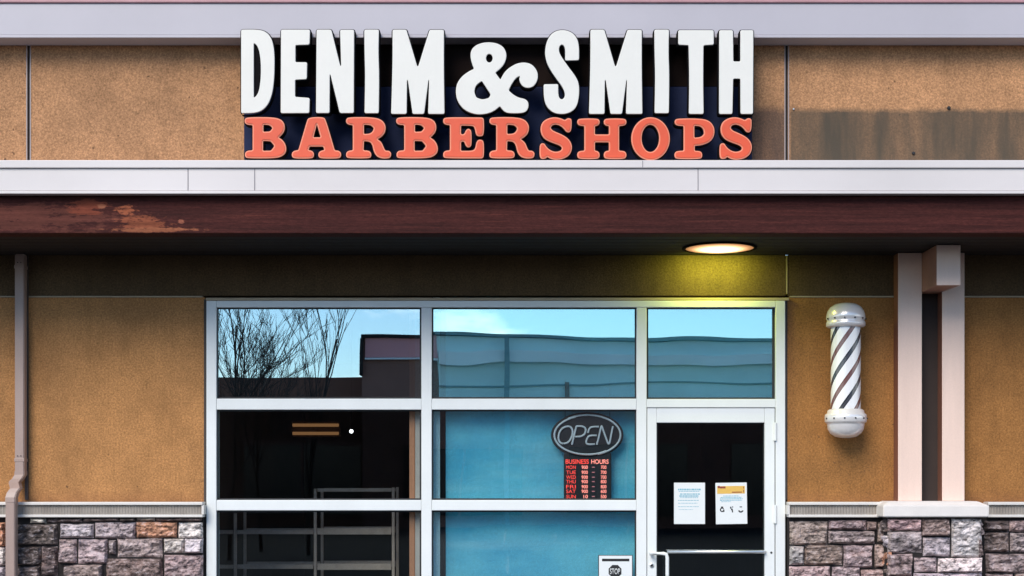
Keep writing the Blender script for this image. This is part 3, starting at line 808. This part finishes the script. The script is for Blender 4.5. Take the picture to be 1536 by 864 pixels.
oH = [[(473, 539), (572, 539), (583, 550), (583, 567), (572, 578), (557, 580), (557, 627), (635, 627), (635, 580), (618, 578), (607, 567), (607, 550), (618, 539), (718, 539), (730, 550), (730, 567), (718, 578), (690, 580), (690, 716), (718, 718), (730, 729), (730, 749), (718, 761), (618, 761), (607, 749), (607, 729), (618, 718), (635, 716), (635, 669), (557, 669), (557, 716), (572, 718), (583, 729), (583, 749), (572, 761), (473, 761), (461, 749), (461, 729), (473, 718), (500, 716), (500, 580), (473, 578), (461, 567), (461, 550)]]
oO = [ell(863, 650, 106, 118, 28), ell(862, 648, 49, 76, 22)]
oP = [[(1008, 539), (1140, 539), (1190, 553), (1215, 592), (1212, 635), (1190, 667), (1145, 685), (1105, 688), (1105, 717), (1135, 718), (1146, 730), (1146, 750), (1135, 761), (1007, 761), (995, 750), (995, 730), (1007, 718), (1045, 716), (1045, 580), (1008, 578), (996, 566), (996, 550)],
      [(1103, 578), (1135, 580), (1154, 597), (1157, 624), (1140, 642), (1103, 645)]]
for nm, g, ox, sh in (('B, first', oB, 340, 0), ('A', oA, 340, 0), ('R before the second B', oR, 340, 0), ('B after the first R', oB, 340, 832), ('E', oE, 340, 0), ('R before the first S', oR, 340, 787),
                      ('S before the H', oS, 740, 0), ('H', oH, 740, 0), ('O', oO, 740, 0), ('P', oP, 740, 0), ('S, last', oS, 740, 988)):
    ltr(nm, g, ox, SCL, False, sh, 8)

# ------------------------------------------------------------------ barber pole
bxp, _ = P(1268.5, 0, .17)
def zz(py): return P(0, py, .17)[1]
k = (D - .17) / F
pole = thing('barber_pole', 'wall mounted barber pole with chrome caps and striped white cylinder', 'barber pole', (bxp, -.17, zz(657)))
def make_stripe():
    m, nt, b = new_mat('barber stripes')
    tc = nt.nodes.new('ShaderNodeTexCoord'); sx = nt.nodes.new('ShaderNodeSeparateXYZ'); nt.links.new(tc.outputs['Object'], sx.inputs[0])
    th = math_n(nt, 'ARCTAN2', sx.outputs[0], math_n(nt, 'MULTIPLY', sx.outputs[1], -1.0))
    ph = math_n(nt, 'SUBTRACT', math_n(nt, 'DIVIDE', sx.outputs[2], .155), math_n(nt, 'MULTIPLY', th, 6 / (2 * math.pi)))
    ph = math_n(nt, 'ADD', ph, 20.33)
    fr_ = math_n(nt, 'FRACT', ph); par = math_n(nt, 'FRACT', math_n(nt, 'MULTIPLY', ph, .5))
    on = math_n(nt, 'LESS_THAN', fr_, .34)
    inner = math_n(nt, 'MULTIPLY', math_n(nt, 'GREATER_THAN', fr_, .07), math_n(nt, 'LESS_THAN', fr_, .23))
    colr = mixc(nt, math_n(nt, 'LESS_THAN', par, .5), (0.13, 0.036, 0.03), (0.010, 0.011, 0.022))
    colr = mixc(nt, math_n(nt, 'MULTIPLY', inner, .06), colr, (0.8, 0.8, 0.82))  # pale stripe centres: a reflection put faintly into the colour
    c = mixc(nt, on, (0.86, 0.85, 0.85), colr)
    nt.links.new(c, b.inputs['Base Color']); b.inputs['Roughness'].default_value = .12
    b.inputs['Coat Weight'].default_value = .6; b.inputs['Coat Roughness'].default_value = .03
    return m
bm = BM(); lathe(bm, [(22.3 * k, zz(618)), (22.3 * k, zz(488))], bxp, -.17, 48); obj('striped_cylinder', bm, make_stripe(), pole, True)
pr = [(23 * k, 492), (26.5 * k, 491), (29 * k, 489), (29 * k, 484), (27.5 * k, 482), (28 * k, 480), (29 * k, 478), (28.5 * k, 473), (27 * k, 467), (23 * k, 461), (16 * k, 456.5), (8 * k, 455), (0, 454.6)]
bm = BM(); lathe(bm, [(r, zz(y)) for r, y in pr], bxp, -.17, 48); obj('top_cap', bm, M['chrome'], pole, True)
pr = [(24 * k, 614), (27 * k, 616), (27.5 * k, 620), (30.5 * k, 622), (31 * k, 625), (31 * k, 632), (30 * k, 634), (28 * k, 635), (27.5 * k, 638), (26.5 * k, 644), (23 * k, 650), (16 * k, 655), (6 * k, 657), (0, 657.2)]
bm = BM(); lathe(bm, [(r, zz(y)) for r, y in pr[::-1]], bxp, -.17, 48); obj('bottom_cap', bm, M['chrome'], pole, True)
for y, r in ((479, 29.5), (628, 31.4)):
    for a in range(-75, 76, 30):
        bm = BM(); ax, ay = math.sin(R(a)), -math.cos(R(a))
        c = Vector((bxp + ax * r * k, -.17 + ay * r * k, zz(y))); dv = Vector((ax, ay, 0))
        tube(bm, [c - dv * .004, c + dv * .003, c + dv * .005], [.006, .006, .003], 8); obj('rivet', bm, M['ink_black'], pole)
for y in (480, 628):
    bm = BM(); bx(bm, bxp - .03, bxp + .03, -.08, -.001, zz(y) - .02, zz(y) + .02, .004); obj('wall_bracket', bm, M['chrome'], pole)

# ------------------------------------------------------------------ downspout
x1, _ = P(29, 0, .09); xlo, _ = P(15, 0, .22); z_b = P(0, 712, .1)[1]; z_c = P(0, 742, .22)[1]
dsp = thing('downspout', 'pale rectangular metal downspout jogging outward over the stone base at far left', 'downspout', (xlo, -.22, 0))
def rect_tube(bm, pts, hw, hd):
    prev = None
    for (x, y, z) in pts:
        ring = [bm.verts.new((x + a * hw, y + b * hd, z)) for a, b in ((-1, -1), (1, -1), (1, 1), (-1, 1))]
        if prev:
            for q in range(4): bm.faces.new((prev[q], prev[(q + 1) % 4], ring[(q + 1) % 4], ring[q]))
        else: bm.faces.new(ring)
        prev = ring
    bm.faces.new(prev[::-1]); bmesh.ops.recalc_face_normals(bm, faces=bm.faces)
    es = [e for e in bm.edges if len(e.link_faces) == 2 and e.calc_face_angle(0) > 1.2]
    bmesh.ops.bevel(bm, geom=es, offset=.006, segments=2, affect='EDGES')
bm = BM(); rect_tube(bm, [(x1, -.055, Z_SOF - .002), (x1, -.055, z_b), ], .034, .035); obj('upper_pipe', bm, M['pipe'], dsp)
bm = BM(); rect_tube(bm, [(x1, -.056, z_b + .03), (x1, -.056, z_b), (x1 - .012, -.075, z_b - .03), (x1 - .03, -.1, z_b - .055), (xlo + .025, -.155, z_c + .045), (xlo + .008, -.172, z_c + .015), (xlo, -.183, z_c - .02), (xlo, -.185, z_c - .06)], .0365, .0375); obj('elbow', bm, M['pipe'], dsp)
bm = BM(); rect_tube(bm, [(xlo, -.184, z_c - .03), (xlo, -.184, .12)], .034, .035); obj('lower_pipe', bm, M['pipe'], dsp)
bm = BM(); rect_tube(bm, [(xlo, -.184, .15), (xlo, -.19, .1), (xlo, -.26, .05)], .036, .037); obj('shoe', bm, M['pipe'], dsp)
for py in (690, 400):
    z = P(0, py, .09)[1]; bm = BM(); bx(bm, x1 - .037, x1 + .037, -.093, -.001, z - .012, z + .012, .002)
    obj('strap', bm, M['pipe'], dsp)
    for s in (-1, 1):
        bm = BM(); tube(bm, [(x1 + s * .012, -.092, z + .03), (x1 + s * .012, -.096, z + .03)], .004, 8); obj('screw', bm, M['gasket'], dsp)
# dark strip standing in for the downspout's shadow on its right
bm = BM(); xa, xb = P(37, 0, .02)[0], P(42, 0, .02)[0]; bx(bm, xa, xb, -.02, -.001, 1.46, Z_SOF - .002, .003); obj('shadow_strip', bm, plain('dark conduit', (.06, .045, .04), .6), dsp)

# ------------------------------------------------------------------ soffit light
lx = P(1079, 0, .35)[0]
lamp = thing('soffit_light', 'round lit ceiling light under the canopy above the door', 'light', (lx, -.36, Z_SOF))
bm = BM(); lathe(bm, [(.0, Z_SOF + .003), (.25, Z_SOF + .003), (.262, Z_SOF - .002), (.262, Z_SOF - .008), (.25, Z_SOF - .010), (.24, Z_SOF - .009)], lx, -.36, 48); obj('housing', bm, M['black'], lamp, True)
bm = BM(); lathe(bm, [(.24, Z_SOF - .004), (.21, Z_SOF - .009), (.15, Z_SOF - .013), (.08, Z_SOF - .015), (0, Z_SOF - .0155)], lx, -.36, 48); obj('diffuser', bm, M['lampglow'], lamp, True)
ld = bpy.data.lights.new('soffit_lamp', 'AREA'); ld.shape = 'RECTANGLE'; ld.size = .42; ld.size_y = .10; ld.energy = 3.1; ld.color = (.86, 1.0, .10)
lo = bpy.data.objects.new('soffit_lamp', ld); link(lo, lamp); lo.location = (0, .17, -.022); lo.rotation_euler = (R(25), 0, 0)

# ------------------------------------------------------------------ OPEN sign in the window
DO = -.06
def Q(X, Y): return 825 + X / 6.17, 615 + Y / 6.17
def Q3(X, Y, d): x, z = P(*Q(X, Y), d); return (x, -d, z)
osn = thing('open_sign', 'dark oval OPEN sign with a red lit hours panel below, hung inside the window', 'sign', (P(880, 0, DO)[0], .1, P(0, 749, DO)[1]))
lp = [P(*Q(345 + 328 * math.cos(t * math.pi / 30), 232 + 205 * math.sin(t * math.pi / 30)), DO) for t in range(60)]
obj('sign_face', stand(curve_mesh([lp], .03, 0, .006), DO - .03), M['signbody'], osn)
dt = DO + .012
def stroke(pts, r=.0072):
    bm = BM()
    # smooth the path
    q = [Vector(Q3(a, b, dt)) for a, b in pts]
    for _ in range(2):
        n = [q[0]]
        for a, b in zip(q, q[1:]): n += [a.lerp(b, .25), a.lerp(b, .75)]
        n.append(q[-1]); q = n
    tube(bm, q, r, 8); return bm
for nm, paths in (('O', [[(120, 312), (88, 300), (74, 250), (95, 185), (140, 152), (190, 152), (212, 190), (203, 250), (170, 302), (125, 312)]]),
                  ('P', [[(203, 322), (222, 240), (243, 152), (250, 150), (305, 150), (335, 175), (322, 225), (285, 247), (232, 247)]]),
                  ('E', [[(452, 155), (385, 155), (360, 175), (352, 212)], [(432, 236), (362, 236), (340, 268), (332, 308), (358, 320), (416, 316)]]),
                  ('N', [[(433, 322), (455, 238), (474, 148), (480, 150), (508, 230), (537, 312), (545, 314), (552, 308), (567, 230), (582, 150)]])):
    bm = BM()
    for p in paths: join(bm, stroke(p))
    obj('tube_letter', bm, M['tube'], osn, True)
def arc(a0, a1, rx, ry):
    n = 26; return [(345 + rx * math.cos(R(a0 + (a1 - a0) * i / n)), 232 + ry * math.sin(R(a0 + (a1 - a0) * i / n))) for i in range(n + 1)]
obj('tube_arc', stroke(arc(-110, -305, 305, 180)), M['tube'], osn, True)
obj('tube_arc', stroke(arc(-125, 72, 308, 186) ), M['tube'], osn, True)
x0, z1 = P(*Q(128, 400), DO); x1, z0 = P(*Q(568, 838), DO)
bm = BM(); bx(bm, x0, x1, -DO, -DO + .03, z0, z1, .003); hp = obj('hours_panel', bm, M['signbody'], osn)
for s in (x0 + .01, x1 - .01):
    bm = BM(); tube(bm, [(s, -DO + .015, z1 + .1), (s, -DO + .015, 2.35)], .002, 6); obj('hanging_wire', bm, M['black'], osn)
def hrect(a, b, c, e): p, q = Q(a, b), Q(c, e); return (p[0], p[1], q[0], q[1])
dd = DO + .001
bm = text_bm('BUSINESS', hrect(145, 457, 358, 499), dd, .002, 0, .012); obj('header_word', bm, M['led'], hp)
bm = text_bm('HOURS', hrect(382, 457, 542, 499), dd, .002, 0, .012); obj('header_word', bm, M['led_pale'], hp)
for i, (dy, t1, t2) in enumerate((('MON', '900', '700'), ('TUE', '900', '700'), ('WED', '900', '700'), ('THU', '900', '800'), ('FRI', '900', '800'), ('SAT', '900', '600'), ('SUN', '10', '500'))):
    y = (530, 577, 622, 663, 710, 753, 801)[i]
    obj('day_word', text_bm(dy, hrect(150, y - 16, 238, y + 16), dd, .002, 0, .0), M['led'], hp)
    obj('hour_digits', text_bm(t1, hrect(292 if i < 6 else 310, y - 16, 350, y + 16), dd, .002, 0, .012), M['led_pale'], hp)
    obj('dash', text_bm('-', hrect(388, y - 5, 414, y + 4), dd, .002), M['led_dim'], hp)
    obj('hour_digits', text_bm(t2, hrect(470, y - 16, 522, y + 16), dd, .002, 0, .012), M['led_pale'], hp)

# ------------------------------------------------------------------ notices
def sheet(name, label, px0, px1, py0, py1, y, rot=0.0):
    xc, zc_ = P((px0 + px1) / 2, (py0 + py1) / 2, -y)
    t = thing(name, label, 'notice', (xc, y, zc_))
    w, h = (px1 - px0) * (D + y) / F, (py1 - py0) * (D + y) / F
    bm = BM(); bx(bm, xc - w / 2, xc + w / 2, y - .0012, y, zc_ - h / 2, zc_ + h / 2); obj('paper', bm, M['paper'], t)
    t.rotation_euler = (0, rot, 0)
    return t
YN = .0085
n1 = sheet('paper_notice', 'white paper notice with pale blue printed lines on the door, left of the yellow-topped one', 1011, 1057.5, 724, 786, YN)
bm = BM(); rng = random.Random(3)
def ink_line(bm, a, b, c, e, y=YN):
    """a row of tiny words"""
    x = a
    while x < b:
        w = rng.uniform(1.2, 4.2); w = min(w, b - x)
        x0, z1 = P(x, c, -y); x1, z0 = P(x + w, e, -y); bx(bm, x0, x1, y - .0018, y - .0011, z0, z1); x += w + .7
for (c, e, a, b) in ((733, 735.4, 1017, 1051), (736.4, 737.4, 1018, 1049), (740.2, 742, 1020, 1050), (743, 745, 1019, 1048), (746, 747, 1020, 1047), (750, 751, 1017, 1048), (754.4, 755.2, 1017, 1046), (759.6, 760.4, 1017, 1048), (764, 764.6, 1018, 1040)):
    ink_line(bm, a, b, c, e)
obj('printed_text', bm, M['ink_blue'], n1)
n2 = sheet('paper_notice', 'white paper notice with a yellow header and three black icons on the door', 1073.5, 1120.5, 724, 786, YN, R(-.8))
bm = BM(); x0, z1 = P(1076, 729, -YN); x1, z0 = P(1117.5, 740.5, -YN); bx(bm, x0, x1, YN - .0018, YN - .0011, z0, z1); obj('header_band', bm, M['ink_gold'], n2)
bm = BM()
ink_y = YN - .0008
for a, b, c, e in ((1077, 1080, 728.6, 732), (1085, 1088.5, 729.5, 732.5), (1098, 1113, 737.6, 739), (1115.2, 1116.2, 730, 733), (1115.2, 1116.2, 735, 739)):
    x0, z1 = P(a, c, -YN); x1, z0 = P(b, e, -YN); bx(bm, x0, x1, YN - .0024, YN - .0017, z0, z1)
x0, z1 = P(1080.2, 729.5, -YN); x1, z0 = P(1084.8, 732.4, -YN); bx(bm, x0, x1, YN - .0024, YN - .0017, z0, z1)
obj('header_text', bm, M['ink_red'], n2)
bm = BM()
for (c, e, a, b) in ((743.4, 744.4, 1085, 1109), (745.4, 746.6, 1081, 1113), (747.6, 748.8, 1080, 1114), (749.8, 751, 1080, 1113), (752, 752.8, 1082, 1096)): ink_line(bm, a, b, c, e)
obj('printed_text', bm, M['ink_blue'], n2)
def ring(bm, px, py, r0, r1, a0, a1, n=14):
    lpp = [(px + r1 * math.cos(R(a0 + (a1 - a0) * i / n)), py + r1 * math.sin(R(a0 + (a1 - a0) * i / n))) for i in range(n + 1)]
    lpp += [(px + r0 * math.cos(R(a1 + (a0 - a1) * i / n)), py + r0 * math.sin(R(a1 + (a0 - a1) * i / n))) for i in range(n + 1)]
    join(bm, stand(curve_mesh([[P(a, b, -YN) for a, b in lpp]], .0007), -YN + .0011))
bm = BM(); ring(bm, 1083, 764.5, 1.7, 3.4, 40, 330)
for a, b, c, e in ((1081.3, 1084.6, 759.6, 761.4), (1084.6, 1086.4, 764, 767.6)):
    x0, z1 = P(a, c, -YN); x1, z0 = P(b, e, -YN); bx(bm, x0, x1, YN - .0024, YN - .0017, z0, z1)
obj('icon', bm, M['ink_black'], n2)
bm = BM()
for a, b, c, e in ((1095, 1097, 760, 763), (1096.4, 1099, 763, 765.5), (1097.6, 1099.4, 765.5, 768.6), (1098, 1099.6, 759.6, 761.4)):
    x0, z1 = P(a, c, -YN); x1, z0 = P(b, e, -YN); bx(bm, x0, x1, YN - .0018, YN - .0011, z0, z1)
obj('icon', bm, M['ink_black'], n2)
bm = BM(); ring(bm, 1111, 765, 2.0, 4.2, 15, 165); x0, z1 = P(1109.4, 759.8, -YN); x1, z0 = P(1113, 761.2, -YN); bx(bm, x0, x1, YN - .0018, YN - .0011, z0, z1); obj('icon', bm, M['ink_black'], n2)

YS = .0085
n3 = sheet('stop_notice', 'white notice with a black octagon reading STOP low in the middle window', 898.5, 948, 833.5, 905, YS)
bm = BM(); x0, z1 = P(897.4, 832.6, -YS); x1, z0 = P(949, 906, -YS); bx(bm, x0, x1, YS + .0004, YS + .002, z0, z1); obj('border', bm, M['ink_black'], n3)
bm = BM(); x0, z1 = P(903, 838, -YS); x1, z0 = P(944, 842, -YS); bx(bm, x0, x1, YS - .0019, YS - .0011, z0, z1); obj('header_bar', bm, M['ink_black'], n3)
ocx, ocy = 922.5, 857
oc = [P(ocx + 10.4 * math.cos(R(22.5 + 45 * i)), ocy + 10.4 * math.sin(R(22.5 + 45 * i)), -YS) for i in range(8)]
obj('octagon', stand(curve_mesh([oc], .0008), -YS + .0011), M['ink_black'], n3)
obj('lettering', text_bm('STOP', (ocx - 7.6, ocy - 4.3, ocx + 7.6, ocy + 4.3), -YS + .0020, .0006, 0, .01), M['paper'], n3)
bm = BM(); rng = random.Random(5)
for c in (872, 876, 880, 884, 888): ink_line(bm, 905, 942, c, c + 1.6, YS)
obj('printed_text', bm, M['ink_black'], n3)

# ------------------------------------------------------------------ things inside the left windows
DR = -1.5
rk = thing('storage_rack', 'pale metal storage rack standing inside the dark left window', 'rack', (P(473, 0, DR)[0], 1.7, .02))
bm = None
def rpt(px, py, d): x, z = P(px, py, d); return x, -d, z
for px, ytop in ((353, 770), (473, 733), (590, 731)):
    for d in (DR, DR - .45):
        bm = BM(); x, y, z = rpt(px, ytop, DR); bx(bm, x - .012, x + .012, -d - .012, -d + .012, .021, z, .003); obj('upright', bm, M['rack'], rk)
for py, a, b, th in ((735, 474, 589, .014), (798, 354, 472, .018), (797, 474, 589, .026), (850, 354, 472, .018), (850, 474, 589, .026), (905, 354, 589, .02), (960, 354, 589, .02)):
    for d in (DR, DR - .45):
        x0, y, z = rpt(a, py, DR); x1, _, _ = rpt(b, py, DR)
        bm = BM(); bx(bm, x0 + .012, x1 - .012, -d - .010, -d + .010, z - th, z + th, .002); obj('shelf_rail', bm, M['rack'], rk)
x0, y, z = rpt(280, 798, DR); x1, _, _ = rpt(352, 798, DR)
for py in (798, 850):
    x0, y, z = rpt(250, py, DR); bm = BM(); bx(bm, x0, x1 - .012, -DR - .01, -DR + .01, z - .016, z + .016, .002); obj('shelf_rail', bm, M['rack'], rk)
def pendant(px0, px1, py, d, label, grp):
    x0, y, z = rpt(px0, py, d); x1, _, _ = rpt(px1, py, d)
    t = thing('hanging_lamp', label, 'lamp', ((x0 + x1) / 2, y, z), grp)
    for dz in (.05, -.035):
        bm = BM(); tube(bm, [(x0, y, z + dz), (x1, y, z + dz)], .016, 10); obj('lamp_tube', bm, M['tubeglow'], t)
    bm = BM(); bx(bm, x0 - .01, x1 + .01, y + .03, y + .06, z - .07, z + .09, .004); obj('lamp_body', bm, M['room'], t)
    bm = BM()
    for s in (x0 + .1, x1 - .1): tube(bm, [(s, y + .045, z + .09), (s, y + .045, 3.0)], .004, 6)
    obj('hanging_rod', bm, M['room'], t)
pendant(439, 508, 645, -4.5, 'amber two-tube lamp glowing in the middle of the dark left window', 'amber lamps inside the shop')
pendant(300, 340, 645, -4.5, 'amber two-tube lamp at the left edge of the dark left window', 'amber lamps inside the shop')
x, y, z = rpt(527, 647, -3)
gb = thing('globe_bulb', 'small round white bulb hanging right of the amber lamp', 'lamp', (x, y, z))
bm = BM(); bmesh.ops.create_uvsphere(bm, u_segments=16, v_segments=10, radius=.017); bmesh.ops.translate(bm, verts=bm.verts, vec=(x, y, z)); obj('bulb', bm, M['bulbglow'], gb, True)
bm = BM(); tube(bm, [(x, y, z + .02), (x, y, 3.0)], .004, 6); obj('cord', bm, M['black'], gb)

# ------------------------------------------------------------------ street side: what the glass mirrors
bm = BM(); bx(bm, -40, 40, -2.2, .2, -.3, 0); struct(obj('pavement', bm, M['concrete']))
bm = BM(); bx(bm, -40, 40, -2.36, -2.205, -.3, .004, .02); struct(obj('kerb', bm, plain('kerb concrete', (.3, .29, .28), .9, 0, .15, 3)))
bm = BM(); s = 5000
vs = [bm.verts.new(c) for c in ((-s, -s, -.13), (s, -s, -.13), (s, s, -.13), (-s, s, -.13))]; bm.faces.new(vs); struct(obj('ground', bm, M['asphalt']))

LB = 45.0
kk = (D + LB) / F
def mz(py): return 1.6 + (721 - py) * kk
def mx(px): return (px - 768) * kk
opp = thing('strip_mall', 'long dark flat-roofed shop block mirrored in the upper window panes', 'building', (0, -LB, -.13))
bm = BM(); bx(bm, -45, mx(548), -LB - 12, -LB, -.13, mz(566)); obj('low_wing', bm, M['opp_wall'], opp)
bm = BM(); bx(bm, mx(548), mx(658), -LB - 14, -LB + 1.0, -.13, mz(512)); obj('main_block', bm, M['opp_main'], opp)
bm = BM(); bx(bm, mx(658) + .01, 34, -LB - 14, -LB + 1.02, 4.45, mz(512)); obj('pale_block', bm, M['opp_pale'], opp)
bm = BM(); bx(bm, mx(658) + .01, 34, -LB - 14, -LB + 1.0, -.13, 4.44); obj('shop_row', bm, M['opp_main'], opp)
bm = BM(); bx(bm, mx(658) + .02, 34, -LB + 1.021, -LB + 1.1, mz(579), mz(576.5)); obj('string_course', bm, M['opp_edge'], opp)
bm = BM(); bx(bm, mx(842), mx(848), -LB + 1.021, -LB + 1.2, 4.45, mz(574)); obj('downspout', bm, M['opp_main'], opp)
bm = BM(); bx(bm, mx(658) + .01, 34.2, -LB - 14, -LB + 1.25, mz(511), mz(507)); obj('roof_edge', bm, M['opp_edge'], opp)
bm = BM(); bx(bm, mx(546), mx(658), -LB - 14, -LB + 1.25, mz(512), mz(507)); bx(bm, mx(545), mx(549), -LB - .5, -LB + 1.26, mz(566), mz(512.5)); obj('roof_edge', bm, M['gap'], opp)
bm = BM(); bx(bm, mx(552), mx(660), -LB + 1.001, -LB + 1.1, mz(540), mz(511)); obj('parapet_panel', bm, M['opp_panel'], opp)
bm = BM(); bx(bm, mx(662), 34, -LB + 1.001, -LB + 1.35, mz(548), mz(532)); bx(bm, mx(552), mx(660), -LB + 1.001, -LB + 1.2, mz(543.5), mz(541)); obj('cornice', bm, M['opp_band'], opp)
bm = BM(); bx(bm, mx(756), mx(763), -LB + 1.36, -LB + 1.6, -.13, mz(513)); obj('downspout', bm, M['opp_edge'], opp)
for i in range(12):
    bm = BM(); x0 = -40 + i * 6.0; front = -LB if x0 + 4.4 < mx(548) else -LB + 1.0
    if x0 < mx(548) < x0 + 4.4: continue
    bx(bm, x0, x0 + 4.4, front + .003, front + .08, .3, 2.9); w_ = obj('window', bm, M['opp_glass'], opp)
    bm = BM(); bx(bm, x0 - .1, x0 + 4.5, front + .002, front + .12, 2.905, 3.05); bx(bm, x0 + 2.15, x0 + 2.25, front + .081, front + .12, .3, 2.9); obj('frame', bm, M['opp_main'], w_)

def tree(loc, h, label, seed, spread, dens):
    rng = random.Random(seed)
    t = thing('bare_tree', label, 'tree', loc, 'bare trees across the street')
    tb, bb = BM(), BM()
    def grow(bm, p, dirv, length, r, lvl):
        n = 5; pts = [p.copy()]; rad = [r]; q = p.copy(); dv = dirv.copy()
        for i in range(n):
            dv = (dv + Vector((rng.uniform(-1, 1), rng.uniform(-1, 1), rng.uniform(-.2, .7))) * (.10 if lvl == 0 else .16)).normalized()
            q = q + dv * length / n; pts.append(q.copy()); rad.append(r * (1 - .72 * (i + 1) / n))
        tube(bm, pts, rad, 7 if lvl < 2 else 4)
        if lvl >= 4: return
        nk = (dens + 3, dens - 1, 5, 3)[lvl]
        for c in range(nk):
            f = rng.uniform(.25 if lvl else .22, .98); i = min(int(f * n), n - 1)
            bp = pts[i].lerp(pts[i + 1], f * n - i); ang = rng.uniform(0, 6.283)
            axis = (pts[i + 1] - pts[i]).normalized(); side = axis.orthogonal().normalized(); side.rotate(Matrix.Rotation(ang, 3, axis))
            nd = (axis * 1.0 + side * rng.uniform(.35, .85) * spread).normalized()
            nd.z = abs(nd.z) * .8 + .25; nd.normalize()
            grow(bb, bp, nd, length * rng.uniform(.36, .62), max(rad[i] * rng.uniform(.5, .7), .0055), lvl + 1)
    grow(tb, Vector(loc) - Vector((0, 0, .05)), Vector((0, 0, 1)), h * .74, h * .0075, 0)
    obj('trunk', tb, M['bark'], t); obj('branches', bb, M['bark'], t)
def mirror_x(px, L): return (px - 768) * (D + L) / F
tree((mirror_x(345, 22), -22, -.13), 7.0, 'dense bare tree mirrored at the left of the upper left pane', 5, 1.0, 8)
tree((mirror_x(392, 26), -26, -.13), 5.9, 'lower bushy bare tree mirrored right of the densest one', 21, 1.0, 7)
tree((mirror_x(462, 24), -24, -.13), 7.2, 'slim upright bare tree mirrored in the middle of the upper left pane', 9, .30, 4)

bm = BM(); n = 80; prev = None; rng = random.Random(2)
for i in range(n + 1):
    x = -2600 + 5200 * i / n
    h = 90 + 80 * noise.noise(Vector((x * .0016, 2.2, 0))) + 25 * noise.noise(Vector((x * .008, 5, 0))) + 130 * math.exp(-((x + 250) / 420) ** 2)
    col = [bm.verts.new((x, -2600, -.2)), bm.verts.new((x, -2900, h * .6)), bm.verts.new((x, -3200, h)), bm.verts.new((x, -3900, -.2))]
    if prev:
        for a in range(3): bm.faces.new((prev[a], col[a], col[a + 1], prev[a + 1]))
    prev = col
bmesh.ops.recalc_face_normals(bm, faces=bm.faces)
struct(obj('hills', bm, M['hill']))

# ------------------------------------------------------------------ light, sky, camera
EL, AZ = 38.0, 25.0     # sun height; degrees left of straight in front of the shop
sun = bpy.data.lights.new('sun', 'SUN'); sun.energy = 1.5; sun.angle = R(34); sun.color = (1.0, .925, .81)
so = bpy.data.objects.new('sun', sun); link(so)
sd = Vector((-math.sin(R(AZ)) * math.cos(R(EL)), -math.cos(R(AZ)) * math.cos(R(EL)), math.sin(R(EL))))
so.rotation_euler = sd.to_track_quat('Z', 'Y').to_euler(); so.location = (0, -20, 20)
w = bpy.data.worlds.new('World'); SC.world = w; w.use_nodes = True
nt = w.node_tree; bg = nt.nodes['Background']
sky = nt.nodes.new('ShaderNodeTexSky'); sky.sky_type = 'NISHITA'; sky.sun_disc = False
sky.sun_elevation = R(EL); sky.sun_rotation = math.atan2(sd.x, sd.y); sky.air_density = 1.0; sky.dust_density = .1; sky.ozone_density = 4.0
tc = nt.nodes.new('ShaderNodeTexCoord'); sp = nt.nodes.new('ShaderNodeSeparateXYZ'); nt.links.new(tc.outputs['Generated'], sp.inputs[0])
cn = noise_n(nt, 7.0, 6, .6, vec=tc.outputs['Generated'], stretch=(1, 1, 2.6))
hb = maprange(nt, sp.outputs[2], .16, .02, 0.0, .30)
ck = maprange(nt, math_n(nt, 'ADD', cn, hb), .64, .80)
nt.links.new(mixc(nt, math_n(nt, 'MULTIPLY', ck, .85), sky.outputs[0], (13.5, 13.5, 13.5)), bg.inputs[0]); bg.inputs[1].default_value = .082

cd = bpy.data.cameras.new('camera'); cam = bpy.data.objects.new('camera', cd); link(cam)
cam.location = (0, -D, EYE); cam.rotation_euler = (R(90), 0, 0)
cd.sensor_fit = 'HORIZONTAL'; cd.sensor_width = 36; cd.lens = 36 * F / 1536; cd.shift_y = 289 / 1536; cd.clip_end = 9000; cd.clip_start = .1
SC.camera = cam
vs_ = SC.view_settings; vs_.view_transform = 'Standard'; vs_.look = 'None'; vs_.gamma = 1; vs_.use_curve_mapping = False; vs_.exposure = 1.27
SC.cycles.max_bounces = 10; SC.cycles.transparent_max_bounces = 16
